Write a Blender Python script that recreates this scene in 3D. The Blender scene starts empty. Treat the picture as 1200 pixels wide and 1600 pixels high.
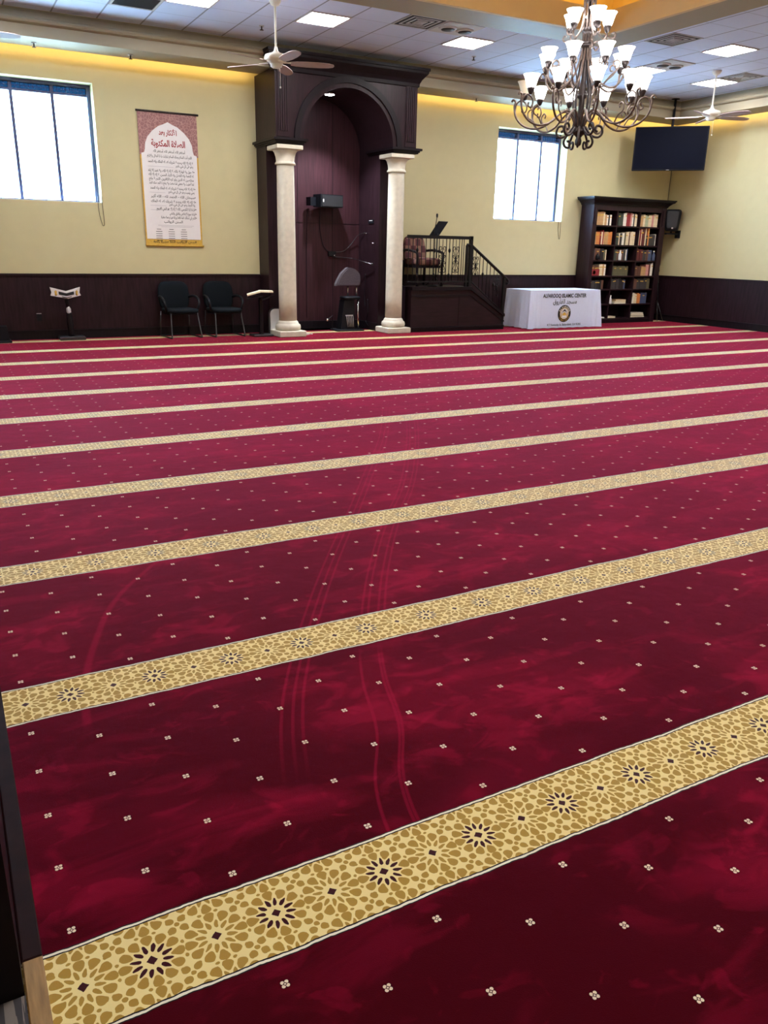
import bpy, math, random
from mathutils import Vector, Matrix
random.seed(7)
S = bpy.context.scene
COL = S.collection
PI = math.pi

# ------------------------------------------------------------ camera, world, exposure
CAM_H = 1.4647
YAW, PITCH, ROLL, FPX = 0.50063, 0.32028, 0.02033, 1246.2
def make_camera():
    f = Vector((math.sin(YAW)*math.cos(PITCH), math.cos(YAW)*math.cos(PITCH), -math.sin(PITCH)))
    r = Vector((math.cos(YAW), -math.sin(YAW), 0)); u = r.cross(f)
    r2 = r*math.cos(ROLL) + u*math.sin(ROLL); u2 = u*math.cos(ROLL) - r*math.sin(ROLL)
    cd = bpy.data.cameras.new('camera'); co = bpy.data.objects.new('camera', cd); COL.objects.link(co)
    m = Matrix((r2, u2, -f)).transposed().to_4x4(); m.translation = Vector((0, 0, CAM_H))
    co.matrix_world = m
    cd.sensor_fit = 'VERTICAL'; cd.sensor_height = 24; cd.lens = FPX/1600*24
    cd.clip_start = 0.02; cd.clip_end = 300
    S.camera = co
make_camera()
W = bpy.data.worlds.new('sky'); S.world = W; W.use_nodes = True
bg = W.node_tree.nodes['Background']; bg.inputs[0].default_value = (0.44, 0.71, 1.0, 1); bg.inputs[1].default_value = 20.0
S.view_settings.view_transform = 'Standard'; S.view_settings.look = 'None'
S.view_settings.exposure = 1.65; S.view_settings.gamma = 1.0; S.view_settings.use_curve_mapping = False
PANEL_L, SHADE_L, COVE_L, TRAY_L = 20.0, 5.0, 6.0, 3.5

# ------------------------------------------------------------ materials
def srgb(r, g, b):
    def c(v):
        v /= 255.0
        return v/12.92 if v <= .04045 else ((v+.055)/1.055)**2.4
    return (c(r), c(g), c(b), 1)
def mat(name, col, rough=.6, metal=0, coat=0, sheen=0, noise=0, nscale=20, bump=0, stretch=None, spec=.5):
    m = bpy.data.materials.new(name); m.use_nodes = True
    nt = m.node_tree; b = nt.nodes['Principled BSDF']
    if len(col) == 3: col = (*col, 1)
    b.inputs['Base Color'].default_value = col; b.inputs['Roughness'].default_value = rough
    b.inputs['Metallic'].default_value = metal; b.inputs['Coat Weight'].default_value = coat
    b.inputs['Sheen Weight'].default_value = sheen; b.inputs['Specular IOR Level'].default_value = spec
    if noise or bump:
        tc = nt.nodes.new('ShaderNodeTexCoord'); mp = nt.nodes.new('ShaderNodeMapping')
        nt.links.new(tc.outputs['Object'], mp.inputs[0])
        if stretch: mp.inputs['Scale'].default_value = stretch
        n = nt.nodes.new('ShaderNodeTexNoise'); n.inputs['Scale'].default_value = nscale; n.inputs['Detail'].default_value = 5
        nt.links.new(mp.outputs[0], n.inputs['Vector'])
        if noise:
            cr = nt.nodes.new('ShaderNodeValToRGB')
            k0, k1 = 1-noise, 1+noise
            cr.color_ramp.elements[0].color = (col[0]*k0, col[1]*k0, col[2]*k0, 1); cr.color_ramp.elements[0].position = .3
            cr.color_ramp.elements[1].color = (min(1, col[0]*k1), min(1, col[1]*k1), min(1, col[2]*k1), 1); cr.color_ramp.elements[1].position = .7
            nt.links.new(n.outputs['Fac'], cr.inputs[0]); nt.links.new(cr.outputs[0], b.inputs['Base Color'])
        if bump:
            bp = nt.nodes.new('ShaderNodeBump'); bp.inputs['Strength'].default_value = bump; bp.inputs['Distance'].default_value = .01
            nt.links.new(n.outputs['Fac'], bp.inputs['Height']); nt.links.new(bp.outputs[0], b.inputs['Normal'])
    return m
def emit(name, col, strength, base=(.8, .8, .8, 1)):
    m = bpy.data.materials.new(name); m.use_nodes = True
    b = m.node_tree.nodes['Principled BSDF']; b.inputs['Base Color'].default_value = base
    b.inputs['Emission Color'].default_value = (*col, 1); b.inputs['Emission Strength'].default_value = strength
    return m
M = {}
M['wall'] = mat('cream wall paint', srgb(200, 190, 148), .8, noise=.02, nscale=6, bump=.05)
M['soffit'] = mat('taupe soffit paint', srgb(156, 145, 122), .6, noise=.02, nscale=5)
M['tan'] = mat('tan tray paint', srgb(214, 188, 142), .7, noise=.02, nscale=5)
M['gold'] = mat('gold tray ceiling paint', srgb(226, 186, 92), .7, noise=.03, nscale=4)
M['wood'] = mat('dark mahogany', (.0195, .0082, .0120), .42, coat=.0, spec=.22, noise=.35, nscale=9, stretch=(3, 3, .35))
M['woodh'] = mat('dark mahogany horizontal grain', (.0175, .0074, .0108), .42, coat=.0, spec=.22, noise=.3, nscale=9, stretch=(.35, 3, 3))
M['niche'] = mat('reddish mahogany veneer', (.036, .0105, .0150), .55, coat=.0, spec=.25, noise=.35, nscale=8, stretch=(4, 4, .25))
M['darkwood'] = mat('near black stained wood', (.0080, .0048, .0075), .45, coat=.0, spec=.2, noise=.3, nscale=8, stretch=(3, 3, .4))
M['stone'] = mat('cream travertine', srgb(208, 202, 186), .75, noise=.07, nscale=14, bump=.08)
M['iron'] = mat('black wrought iron', (.005, .0045, .006), .5, .0, spec=.25, noise=.2, nscale=30)
M['bronze'] = mat('aged bronze iron', (.15, .115, .105), .35, .7, noise=.35, nscale=25)
M['bronzed'] = mat('dark bronze', (.05, .04, .042), .35, .6, noise=.3, nscale=25)
M['white'] = mat('white enamel', srgb(232, 228, 218), .4, noise=.02, nscale=8)
M['blade'] = mat('fan blade white wood grain', srgb(176, 156, 156), .5, noise=.06, nscale=10, stretch=(1, 8, 8))
M['black'] = mat('black plastic', (.006, .007, .011), .5, spec=.25, noise=.15, nscale=20)
M['screen'] = mat('black tv glass', (.003, .004, .011), .55, spec=.06, noise=.05, nscale=3)
M['fabric'] = mat('black woven upholstery', (.0055, .0085, .0125), .9, spec=.15, noise=.3, nscale=180, bump=.1)
M['chrome'] = mat('dull chrome', (.55, .55, .58), .25, 1, noise=.05, nscale=10)
M['gun'] = mat('dark metal tube', (.09, .09, .10), .3, .8, noise=.1, nscale=10)
M['cloth'] = mat('white polyester cloth', srgb(200, 208, 236), .85, sheen=.2, noise=.02, nscale=30, bump=.03)
M['ink'] = mat('black print', (.012, .012, .014), .8, noise=.1, nscale=50)
M['red_ink'] = mat('dark red print', srgb(150, 30, 40), .8, noise=.1, nscale=50)
M['gold_ink'] = mat('gold print', srgb(205, 165, 70), .8, noise=.1, nscale=30)
M['paper'] = mat('white vinyl print', srgb(226, 222, 222), .7, noise=.02, nscale=10)
M['plastic_w'] = mat('white plastic', srgb(220, 220, 222), .45, noise=.03, nscale=10)
M['grille'] = mat('dark grey grille', (.016, .017, .021), .6, noise=.2, nscale=60)
M['ventw'] = mat('grey white vent metal', srgb(190, 186, 190), .5, noise=.03, nscale=10)
M['mauve'] = mat('mauve grey upholstery', (.055, .04, .055), .85, sheen=.2, noise=.2, nscale=80)
M['frame'] = mat('blue grey aluminium window frame', srgb(70, 76, 112), .45, .2, noise=.06, nscale=10)
M['strip'] = mat('edging strip darkened as panel reflection', (.020, .0065, .0060), .7, spec=.08, noise=.25, nscale=14)  # far part of the edging strip: dark panel's reflection put into the colour
M['brass'] = mat('brushed brass', srgb(150, 112, 62), .5, .35, noise=.25, nscale=14, stretch=(8, 1, 1))
M['pages'] = mat('book pages', srgb(235, 225, 200), .8, noise=.05, nscale=60)
M['sand'] = mat('pale outdoor paving', srgb(205, 200, 190), .9, noise=.08, nscale=3)
M['panel'] = emit('lit ceiling panel diffuser', (1.0, .975, .97), PANEL_L)
M['cove'] = emit('warm cove strip', (1.0, .66, .22), COVE_L)
M['covet'] = emit('warm tray strip', (1.0, .74, .36), TRAY_L)
M['spot'] = emit('cool downlight lens', (.85, .93, 1.0), 40)
M['shade'] = emit('lit frosted glass shade', (1.0, .96, .91), SHADE_L)
M['shade_off'] = mat('unlit frosted glass shade', srgb(226, 212, 190), .4, noise=.03, nscale=10)

def glass_mat(name, tcol):
    m = bpy.data.materials.new(name); m.use_nodes = True
    nt = m.node_tree; nt.nodes.remove(nt.nodes['Principled BSDF'])
    out = nt.nodes['Material Output']; t = nt.nodes.new('ShaderNodeBsdfTransparent'); g = nt.nodes.new('ShaderNodeBsdfGlossy')
    g.inputs['Roughness'].default_value = .02; t.inputs[0].default_value = tcol
    mx = nt.nodes.new('ShaderNodeMixShader'); mx.inputs[0].default_value = .05
    nt.links.new(t.outputs[0], mx.inputs[1]); nt.links.new(g.outputs[0], mx.inputs[2]); nt.links.new(mx.outputs[0], out.inputs[0])
    return m
M['glass'] = glass_mat('clear window glass', (.93, .97, 1, 1)); M['tint'] = glass_mat('blue tinted transom glass', (.012, .05, .075, 1))

# tiny expression helper for node maths
class X:
    nt = None
    def __init__(s, v): s.v = v
    @staticmethod
    def op(o, *a):
        n = X.nt.nodes.new('ShaderNodeMath'); n.operation = o
        for i, q in enumerate(a):
            q = q.v if isinstance(q, X) else q
            if isinstance(q, (int, float)): n.inputs[i].default_value = q
            else: X.nt.links.new(q, n.inputs[i])
        return X(n.outputs[0])
    def __add__(s, o): return X.op('ADD', s, o)
    __radd__ = __add__
    def __sub__(s, o): return X.op('SUBTRACT', s, o)
    def __rsub__(s, o): return X.op('SUBTRACT', o, s)
    def __mul__(s, o): return X.op('MULTIPLY', s, o)
    __rmul__ = __mul__
    def __truediv__(s, o): return X.op('DIVIDE', s, o)
    def __lt__(s, o): return X.op('LESS_THAN', s, o)
    def __gt__(s, o): return X.op('GREATER_THAN', s, o)
def xabs(a): return X.op('ABSOLUTE', a)
def xmax(a, b): return X.op('MAXIMUM', a, b)
def xmin(a, b): return X.op('MINIMUM', a, b)
def xfloor(a): return X.op('FLOOR', a)
def xround(a): return X.op('ROUND', a)
def xfract(a): return X.op('FRACT', a)
def xsin(a): return X.op('SINE', a)
def xcos(a): return X.op('COSINE', a)
def xsqrt(a): return X.op('SQRT', a)
def mixc(nt, fac, a, b):
    n = nt.nodes.new('ShaderNodeMix'); n.data_type = 'RGBA'
    nt.links.new(fac.v, n.inputs['Factor'])
    for k, q in (('A', a), ('B', b)):
        s = [i for i in n.inputs if i.name == k and i.type == 'RGBA'][0]
        if isinstance(q, tuple): s.default_value = q
        else: nt.links.new(q, s)
    return [o for o in n.outputs if o.type == 'RGBA'][0]
def noise_node(nt, vec, scale, detail=3, stretch=None, dist=0):
    if stretch:
        mp = nt.nodes.new('ShaderNodeMapping'); mp.inputs['Scale'].default_value = stretch
        nt.links.new(vec, mp.inputs[0]); vec = mp.outputs[0]
    n = nt.nodes.new('ShaderNodeTexNoise'); n.inputs['Scale'].default_value = scale; n.inputs['Detail'].default_value = detail
    n.inputs['Distortion'].default_value = dist
    nt.links.new(vec, n.inputs['Vector']); return X(n.outputs['Fac'])

def carpet_mat():
    m = bpy.data.materials.new('burgundy mosque carpet with gold bands'); m.use_nodes = True
    nt = m.node_tree; X.nt = nt; b = nt.nodes['Principled BSDF']
    tc = nt.nodes.new('ShaderNodeTexCoord'); sp = nt.nodes.new('ShaderNodeSeparateXYZ'); nt.links.new(tc.outputs['Object'], sp.inputs[0])
    vec = tc.outputs['Object']
    x, y = X(sp.outputs[0]), X(sp.outputs[1])
    wob = (noise_node(nt, vec, 5, 3) - .5)*.018 + (noise_node(nt, vec, 38, 2) - .5)*.006
    # signed distance from the nearest band's middle
    yy = (y - .189)/1.2
    d = (yy - xround(yy))*1.2
    de = xabs(d + wob)
    band = de < .121
    line_k = (de < .121)
    core = de < .108
    white = (de > .1115)*(de < .1175)
    # square lattice of twelve-fold rosettes inside the band
    a = .14145
    u = (x - .073)/a; v = d/a
    iu, iv = xround(u), xround(v)
    du = (u - iu)*a + (noise_node(nt, vec, 60, 2) - .5)*.006
    dv = (v - iv)*a + (noise_node(nt, vec, 47, 2) - .5)*.006
    r = xsqrt(du*du + dv*dv); th = X.op('ARCTAN2', dv, du)
    def petals(off, r0, length, width, taper, n=12):
        ph = (xfract(th*(n/(2*PI)) + off) - .5)*(2*PI/n)
        lat = r*xsin(ph); rad = (r*xcos(ph) - r0)/length
        w = width*(1 + taper*rad)
        q = lat/w
        return (q*q + rad*rad) < 1
    ring1 = petals(0.0, .0345, .0120, .0048, -.25)
    ring2 = petals(.5, .0560, .0148, .0112, .42)
    odd = xabs(xfract(iu*.5)*2) ; odd = odd*(xabs(iv) < .5)
    centre = (xabs(du) + xabs(dv)) < .0125
    star = petals(0.0, .0745, .0052, .0052, 0)
    # corners of each lattice cell: a small hexagon and a star
    cu = xabs(xabs(du) - a*.5); cv = xabs(xabs(dv) - a*.5)
    hexa = xsqrt((cu-.0135)*(cu-.0135) + (cv-.0135)*(cv-.0135)) < .0095
    cstar = xsqrt(cu*cu + cv*cv) < .0062
    gold = xmax(xmax(ring1*(1-odd), ring2), xmax(star, xmax(hexa, cstar)))
    dark = xmax(ring1*odd, centre*(xabs(iv) < .5))
    # little four-petal flowers on the burgundy field, staggered lattice
    fy = xfract((y - .189)/1.2)*1.2
    cx_ = (x - .073)/.1865; ix = xround(cx_); par = xabs(xfract(ix*.5)*2)
    cyv = (fy - .163 - par*.1065)/.2130; iy = xround(cyv)
    mx_, my_ = (cx_ - ix)*.1865, (cyv - iy)*.2130
    px, py = xabs(mx_), xabs(my_)
    inside = (iy > -.5)*((iy + par) < 4.5)
    pet = xsqrt((px-.0047)*(px-.0047) + (py-.0047)*(py-.0047)) < .0042
    dia = px + py
    flower = xmax(pet*(dia > .0054), dia < .0029)*inside
    halo = (xsqrt(mx_*mx_ + my_*my_) < .0120)*inside
    # brushed pile: patches, footprints and vacuum tracks, their shading put into the colour
    n1 = noise_node(nt, vec, 1.1, 5, (1, 1.4, 1), .6); n2 = noise_node(nt, vec, 4.5, 4, (1, 1.6, 1), .8)
    n3 = noise_node(nt, vec, 2.2, 6, (.5, 2.2, 1), 1.2)
    def ramp(q, lo, hi):
        n = nt.nodes.new('ShaderNodeMapRange'); n.interpolation_type = 'SMOOTHSTEP'
        n.inputs['From Min'].default_value = lo; n.inputs['From Max'].default_value = hi
        nt.links.new(q.v, n.inputs['Value']); return X(n.outputs[0])
    n4 = noise_node(nt, vec, 7.5, 3, (1, 1.3, 1), 1.0)
    pile = ramp(n1, .46, .66)*.30 + ramp(n2, .50, .64)*ramp(n1, .40, .55)*.42 + ramp(n3, .52, .66)*.30 + ramp(n4, .56, .66)*ramp(n3, .42, .56)*.30
    def track(pts, offs, w, k):
        # wheel marks: a smooth curve x(y) with parallel lines
        fc = nt.nodes.new('ShaderNodeFloatCurve'); cv_ = fc.mapping.curves[0]
        y0, y1 = pts[0][1], pts[-1][1]; x0 = min(p[0] for p in pts) - .2; x1 = max(p[0] for p in pts) + .2
        while len(cv_.points) < len(pts): cv_.points.new(.5, .5)
        for q, p in zip(cv_.points, pts):
            q.location = ((p[1]-y0)/(y1-y0), (p[0]-x0)/(x1-x0)); q.handle_type = 'AUTO'
        fc.mapping.update()
        t = (y - y0)/(y1-y0); nt.links.new(t.v, fc.inputs['Value'])
        xc = X(fc.outputs[0])*(x1-x0) + x0
        res = None
        for o in offs:
            l = 1 - ramp(xabs(x - xc - o), w*.3, w)
            res = l if res is None else xmax(res, l)
        return res*ramp(t, 0, .07)*(1 - ramp(t, .8, 1))*k
    tr = track(TRACKS[0], (-.03, .01, .045), .009, .5)
    tr = xmax(tr, track(TRACKS[1], (-.08, -.05, .0, .03), .009, .5))
    tr = xmax(tr, track(TRACKS[2], (0,), .020, .5))
    tr = xmax(tr, track(TRACKS[3], (-.08, 0, .012), .008, .5))
    pile = xmin(pile + tr, 1.2)
    field = mixc(nt, pile, (.053, .0008, .0034, 1), (.26, .0045, .026, 1))
    field = mixc(nt, halo*.55, field, (.030, .002, .006, 1))
    field = mixc(nt, flower, field, srgb(246, 224, 196))
    g1 = mixc(nt, gold, srgb(250, 226, 158), srgb(182, 142, 62))
    g1 = mixc(nt, dark, g1, (.045, .0025, .008, 1))
    edge = mixc(nt, white, (.010, .006, .009, 1), srgb(250, 240, 218))
    bandc = mixc(nt, core, edge, g1)
    colr = mixc(nt, band, field, bandc)
    nt.links.new(colr, b.inputs['Base Color'])
    b.inputs['Roughness'].default_value = .85; b.inputs['Specular IOR Level'].default_value = .02
    b.inputs['Sheen Weight'].default_value = .9; b.inputs['Sheen Roughness'].default_value = .38
    nt.links.new(mixc(nt, band, (1.0, .085, .215, 1), (1.0, .92, .86, 1)), b.inputs['Sheen Tint'])
    f1 = noise_node(nt, vec, 420, 2); f2 = noise_node(nt, vec, 9, 4)
    bp = nt.nodes.new('ShaderNodeBump'); bp.inputs['Strength'].default_value = .35; bp.inputs['Distance'].default_value = .006
    nt.links.new((f1*.35 + f2*1.0 + band*.15).v, bp.inputs['Height']); nt.links.new(bp.outputs[0], b.inputs['Normal'])
    return m
TRACKS = [[(.70, 1.76), (.83, 2.13), (1.0, 2.47), (1.23, 2.86), (1.55, 3.36), (1.95, 3.95), (2.41, 4.65), (3.06, 5.64), (3.91, 7.2)],
          [(1.35, 2.5), (1.58, 2.91), (1.74, 3.17), (2.06, 3.65), (2.52, 4.27), (3.08, 5.15), (3.84, 6.49)],
          [(.23, 2.31), (.28, 2.68), (.36, 2.96), (.49, 3.29), (.72, 3.62), (1.1, 4.1)],
          [(.92, 1.40), (.98, 1.65), (1.13, 1.94), (1.22, 2.21), (1.35, 2.5)]]

def tile_mat():
    m = bpy.data.materials.new('acoustic ceiling tiles in grid'); m.use_nodes = True
    nt = m.node_tree; X.nt = nt; b = nt.nodes['Principled BSDF']
    tc = nt.nodes.new('ShaderNodeTexCoord'); sp = nt.nodes.new('ShaderNodeSeparateXYZ'); nt.links.new(tc.outputs['Object'], sp.inputs[0])
    x, y = X(sp.outputs[0]), X(sp.outputs[1])
    def ln(q, o, w):
        t = (q - o)/.594
        return (xabs(t - xround(t))*.594) < w
    lx, ly = ln(x, 1.25, .011), ln(y, 11.66, .005)
    n = noise_node(nt, tc.outputs['Object'], 160, 2); n2 = noise_node(nt, tc.outputs['Object'], 1.5, 2)
    base = mixc(nt, n*.5 + n2*.5, srgb(198, 206, 232), srgb(214, 222, 248))
    c = mixc(nt, xmax(lx, ly*.75), base, srgb(140, 142, 160))
    nt.links.new(c, b.inputs['Base Color']); b.inputs['Roughness'].default_value = .85
    return m
M['carpet'] = carpet_mat(); M['tile'] = tile_mat()

def banner_mat():
    m = bpy.data.materials.new('printed arched border'); m.use_nodes = True
    nt = m.node_tree; X.nt = nt; b = nt.nodes['Principled BSDF']
    tc = nt.nodes.new('ShaderNodeTexCoord')
    v = nt.nodes.new('ShaderNodeTexVoronoi'); v.inputs['Scale'].default_value = 22; v.feature = 'DISTANCE_TO_EDGE'
    nt.links.new(tc.outputs['Object'], v.inputs['Vector'])
    f = X(v.outputs['Distance']) < .07
    nt.links.new(mixc(nt, f, srgb(148, 104, 104), srgb(176, 134, 126)), b.inputs['Base Color']); b.inputs['Roughness'].default_value = .7
    return m
M['border'] = banner_mat()
def patch_mat():
    m = bpy.data.materials.new('checked burgundy and tan upholstery'); m.use_nodes = True
    nt = m.node_tree; X.nt = nt; b = nt.nodes['Principled BSDF']
    tc = nt.nodes.new('ShaderNodeTexCoord'); ck = nt.nodes.new('ShaderNodeTexChecker'); ck.inputs['Scale'].default_value = 8.5
    nt.links.new(tc.outputs['Object'], ck.inputs['Vector'])
    ck.inputs['Color1'].default_value = srgb(84, 40, 48); ck.inputs['Color2'].default_value = srgb(132, 96, 82)
    nt.links.new(ck.outputs[0], b.inputs['Base Color']); b.inputs['Roughness'].default_value = .85
    return m
M['patch'] = patch_mat()
def stripe_mat():
    m = bpy.data.materials.new('grey ribbed mat'); m.use_nodes = True
    nt = m.node_tree; X.nt = nt; b = nt.nodes['Principled BSDF']
    tc = nt.nodes.new('ShaderNodeTexCoord'); n = noise_node(nt, tc.outputs['Object'], 60, 3, (1, .03, 1))
    nt.links.new(mixc(nt, n > .5, srgb(62, 58, 62), srgb(128, 118, 112)), b.inputs['Base Color']); b.inputs['Roughness'].default_value = .8
    return m
M['mat'] = stripe_mat()

# ------------------------------------------------------------ mesh building
class MB:
    def __init__(s): s.v = []; s.f = []; s.m = []; s.sm = []
    def add(s, vs, fs, mi=0, smooth=False):
        o = len(s.v); s.v += [tuple(q) for q in vs]
        for f in fs: s.f.append([i+o for i in f]); s.m.append(mi); s.sm.append(smooth)
        return s
    def box(s, x0, y0, z0, x1, y1, z1, mi=0, bev=0):
        if bev:
            b = bev; vs = []
            for (z, i) in ((z0, b), (z0+b, 0), (z1-b, 0), (z1, b)):
                vs += [(x0+i+b*(i == 0)*0, y0+i, z), (x1-i, y0+i, z), (x1-i, y1-i, z), (x0+i, y1-i, z)]
            fs = [(3, 2, 1, 0), (12, 13, 14, 15)]
            for k in range(3):
                for j in range(4): fs.append((k*4+j, k*4+(j+1) % 4, k*4+4+(j+1) % 4, k*4+4+j))
            return s.add(vs, fs, mi)
        vs = [(x0, y0, z0), (x1, y0, z0), (x1, y1, z0), (x0, y1, z0), (x0, y0, z1), (x1, y0, z1), (x1, y1, z1), (x0, y1, z1)]
        return s.add(vs, [(3, 2, 1, 0), (4, 5, 6, 7), (0, 1, 5, 4), (1, 2, 6, 5), (2, 3, 7, 6), (3, 0, 4, 7)], mi)
    def obox(s, c, ax, ay, az, mi=0):
        c, ax, ay, az = map(Vector, (c, ax, ay, az)); vs = []
        for k in (-1, 1):
            for (i, j) in ((-1, -1), (1, -1), (1, 1), (-1, 1)): vs.append(c + ax*i + ay*j + az*k)
        return s.add(vs, [(3, 2, 1, 0), (4, 5, 6, 7), (0, 1, 5, 4), (1, 2, 6, 5), (2, 3, 7, 6), (3, 0, 4, 7)], mi)
    def tube(s, pts, r, n=8, mi=0, cap=True):
        pts = [Vector(p) for p in pts]; L = len(pts)
        rs = r if isinstance(r, (list, tuple)) else [r]*L
        t0 = (pts[1]-pts[0]).normalized()
        up = Vector((0, 0, 1)) if abs(t0.z) < .9 else Vector((1, 0, 0))
        nrm = (up - t0*up.dot(t0)).normalized(); vs = []; fs = []
        for i, p in enumerate(pts):
            t = (pts[min(i+1, L-1)] - pts[max(i-1, 0)]).normalized()
            nrm = (nrm - t*nrm.dot(t)).normalized(); bn = t.cross(nrm)
            for k in range(n):
                a = 2*PI*k/n; vs.append(p + (nrm*math.cos(a) + bn*math.sin(a))*rs[i])
        for i in range(L-1):
            for k in range(n): fs.append((i*n+k, i*n+(k+1) % n, (i+1)*n+(k+1) % n, (i+1)*n+k))
        s.add(vs, fs, mi, True)
        if cap:
            o = len(s.v) - len(vs)
            s.f.append([o+k for k in reversed(range(n))]); s.m.append(mi); s.sm.append(False)
            s.f.append([o+(L-1)*n+k for k in range(n)]); s.m.append(mi); s.sm.append(False)
        return s
    def lathe(s, prof, c=(0, 0, 0), n=24, mi=0, smooth=True, M4=None):
        vs = []; fs = []
        for (r, z) in prof:
            for k in range(n):
                a = 2*PI*k/n; p = Vector((r*math.cos(a), r*math.sin(a), z))
                if M4: p = M4 @ p
                vs.append(p + Vector(c))
        for i in range(len(prof)-1):
            for k in range(n): fs.append((i*n+k, i*n+(k+1) % n, (i+1)*n+(k+1) % n, (i+1)*n+k))
        fs.append([k for k in reversed(range(n))]); fs.append([(len(prof)-1)*n+k for k in range(n)])
        return s.add(vs, fs, mi, smooth)
    def shell(s, prof, c=(0, 0, 0), n=24, mi=0, M4=None):
        # open surface of revolution (no caps)
        vs = []; fs = []
        for (r, z) in prof:
            for k in range(n):
                a = 2*PI*k/n; p = Vector((r*math.cos(a), r*math.sin(a), z))
                if M4: p = M4 @ p
                vs.append(p + Vector(c))
        for i in range(len(prof)-1):
            for k in range(n): fs.append((i*n+k, i*n+(k+1) % n, (i+1)*n+(k+1) % n, (i+1)*n+k))
        return s.add(vs, fs, mi, True)
    def prism(s, poly, d0, d1, axis='Y', mi=0, M4=None):
        n = len(poly); vs = []
        for d in (d0, d1):
            for (a, b) in poly:
                p = {'Y': (a, d, b), 'X': (d, a, b), 'Z': (a, b, d)}[axis]
                vs.append(M4 @ Vector(p) if M4 else p)
        fs = [list(range(n)), list(reversed(range(n, 2*n)))]
        for i in range(n): fs.append((i, i+n, (i+1) % n + n, (i+1) % n))
        return s.add(vs, fs, mi)
    def pillow(s, c, rx, ry, rz, e1=.35, e2=.35, nu=20, nv=12, fn=None, mi=0):
        def sp(v, e): return math.copysign(abs(v)**e, v)
        vs = []; fs = []
        for i in range(nv+1):
            a = -PI/2 + PI*i/nv
            for k in range(nu):
                b = 2*PI*k/nu
                p = Vector((rx*sp(math.cos(a), e1)*sp(math.cos(b), e2), ry*sp(math.cos(a), e1)*sp(math.sin(b), e2), rz*sp(math.sin(a), e1)))
                if fn: p = fn(p)
                vs.append(p + Vector(c))
        for i in range(nv):
            for k in range(nu): fs.append((i*nu+k, i*nu+(k+1) % nu, (i+1)*nu+(k+1) % nu, (i+1)*nu+k))
        return s.add(vs, fs, mi, True)
    def ball(s, c, r, n=12): return s.pillow(c, r, r, r, 1, 1, n, max(6, n//2))
    def build(s, name, mt, parent=None, **kw):
        me = bpy.data.meshes.new(name); me.from_pydata(s.v, [], s.f)
        for q in (mt if isinstance(mt, (list, tuple)) else [mt]): me.materials.append(M[q] if isinstance(q, str) else q)
        me.polygons.foreach_set('material_index', s.m); me.polygons.foreach_set('use_smooth', s.sm)
        me.update()
        import bmesh
        bm = bmesh.new(); bm.from_mesh(me)
        if kw.get('weld', True): bmesh.ops.remove_doubles(bm, verts=bm.verts, dist=1e-6)
        bmesh.ops.recalc_face_normals(bm, faces=bm.faces); bm.to_mesh(me); bm.free()
        o = bpy.data.objects.new(name, me); COL.objects.link(o)
        if parent: o.parent = parent
        return o
def spline(pts, n=6):
    pts = [Vector(p) for p in pts]; out = []
    for i in range(len(pts)-1):
        p0 = pts[max(i-1, 0)]; p1 = pts[i]; p2 = pts[i+1]; p3 = pts[min(i+2, len(pts)-1)]
        for k in range(n):
            t = k/n
            out.append(.5*((2*p1) + (p2-p0)*t + (2*p0-5*p1+4*p2-p3)*t*t + (3*p1-p0-3*p2+p3)*t**3))
    out.append(pts[-1]); return out
def tag(o, label=None, cat=None, group=None, kind=None):
    if label: o['label'] = label
    if cat: o['category'] = cat
    if group: o['group'] = group
    if kind: o['kind'] = kind
    return o
def empty(name, loc=(0, 0, 0), rz=0, label=None, cat=None, group=None, kind=None):
    o = bpy.data.objects.new(name, None); COL.objects.link(o); o.empty_display_size = .1
    o.location = loc; o.rotation_euler = (0, 0, rz); return tag(o, label, cat, group, kind)
def struct(mb, name, mt, parent=None):
    o = mb.build(name, mt, parent)
    if not parent: o['kind'] = 'structure'
    return o
def dup(root, loc, rz=None, label=None):
    r = root.copy(); COL.objects.link(r); r.location = loc
    if rz is not None: r.rotation_euler = (0, 0, rz)
    if label: r['label'] = label
    for ch in list(root.children):
        c = ch.copy(); COL.objects.link(c); c.parent = r
        for g in list(ch.children):
            d = g.copy(); COL.objects.link(d); d.parent = c
    return r

# Arabic letters: joined forms, written right to left
AF = {'ا': (0xFE8D, 0xFE8E), 'أ': (0xFE83, 0xFE84), 'إ': (0xFE87, 0xFE88), 'آ': (0xFE81, 0xFE82), 'ب': (0xFE8F,), 'ة': (0xFE93, 0xFE94), 'ت': (0xFE95,), 'ث': (0xFE99,), 'ج': (0xFE9D,), 'ح': (0xFEA1,), 'خ': (0xFEA5,), 'د': (0xFEA9, 0xFEAA), 'ذ': (0xFEAB, 0xFEAC), 'ر': (0xFEAD, 0xFEAE), 'ز': (0xFEAF, 0xFEB0), 'س': (0xFEB1,), 'ش': (0xFEB5,), 'ص': (0xFEB9,), 'ض': (0xFEBD,), 'ط': (0xFEC1,), 'ظ': (0xFEC5,), 'ع': (0xFEC9,), 'غ': (0xFECD,), 'ف': (0xFED1,), 'ق': (0xFED5,), 'ك': (0xFED9,), 'ل': (0xFEDD,), 'م': (0xFEE1,), 'ن': (0xFEE5,), 'ه': (0xFEE9,), 'و': (0xFEED, 0xFEEE), 'ؤ': (0xFE85, 0xFE86), 'ى': (0xFEEF, 0xFEF0), 'ي': (0xFEF1,), 'ئ': (0xFE89,), 'ء': (0xFE80,)}
LAM = {'ا': 0xFEFB, 'أ': 0xFEF7, 'إ': 0xFEF9, 'آ': 0xFEF5}
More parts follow.
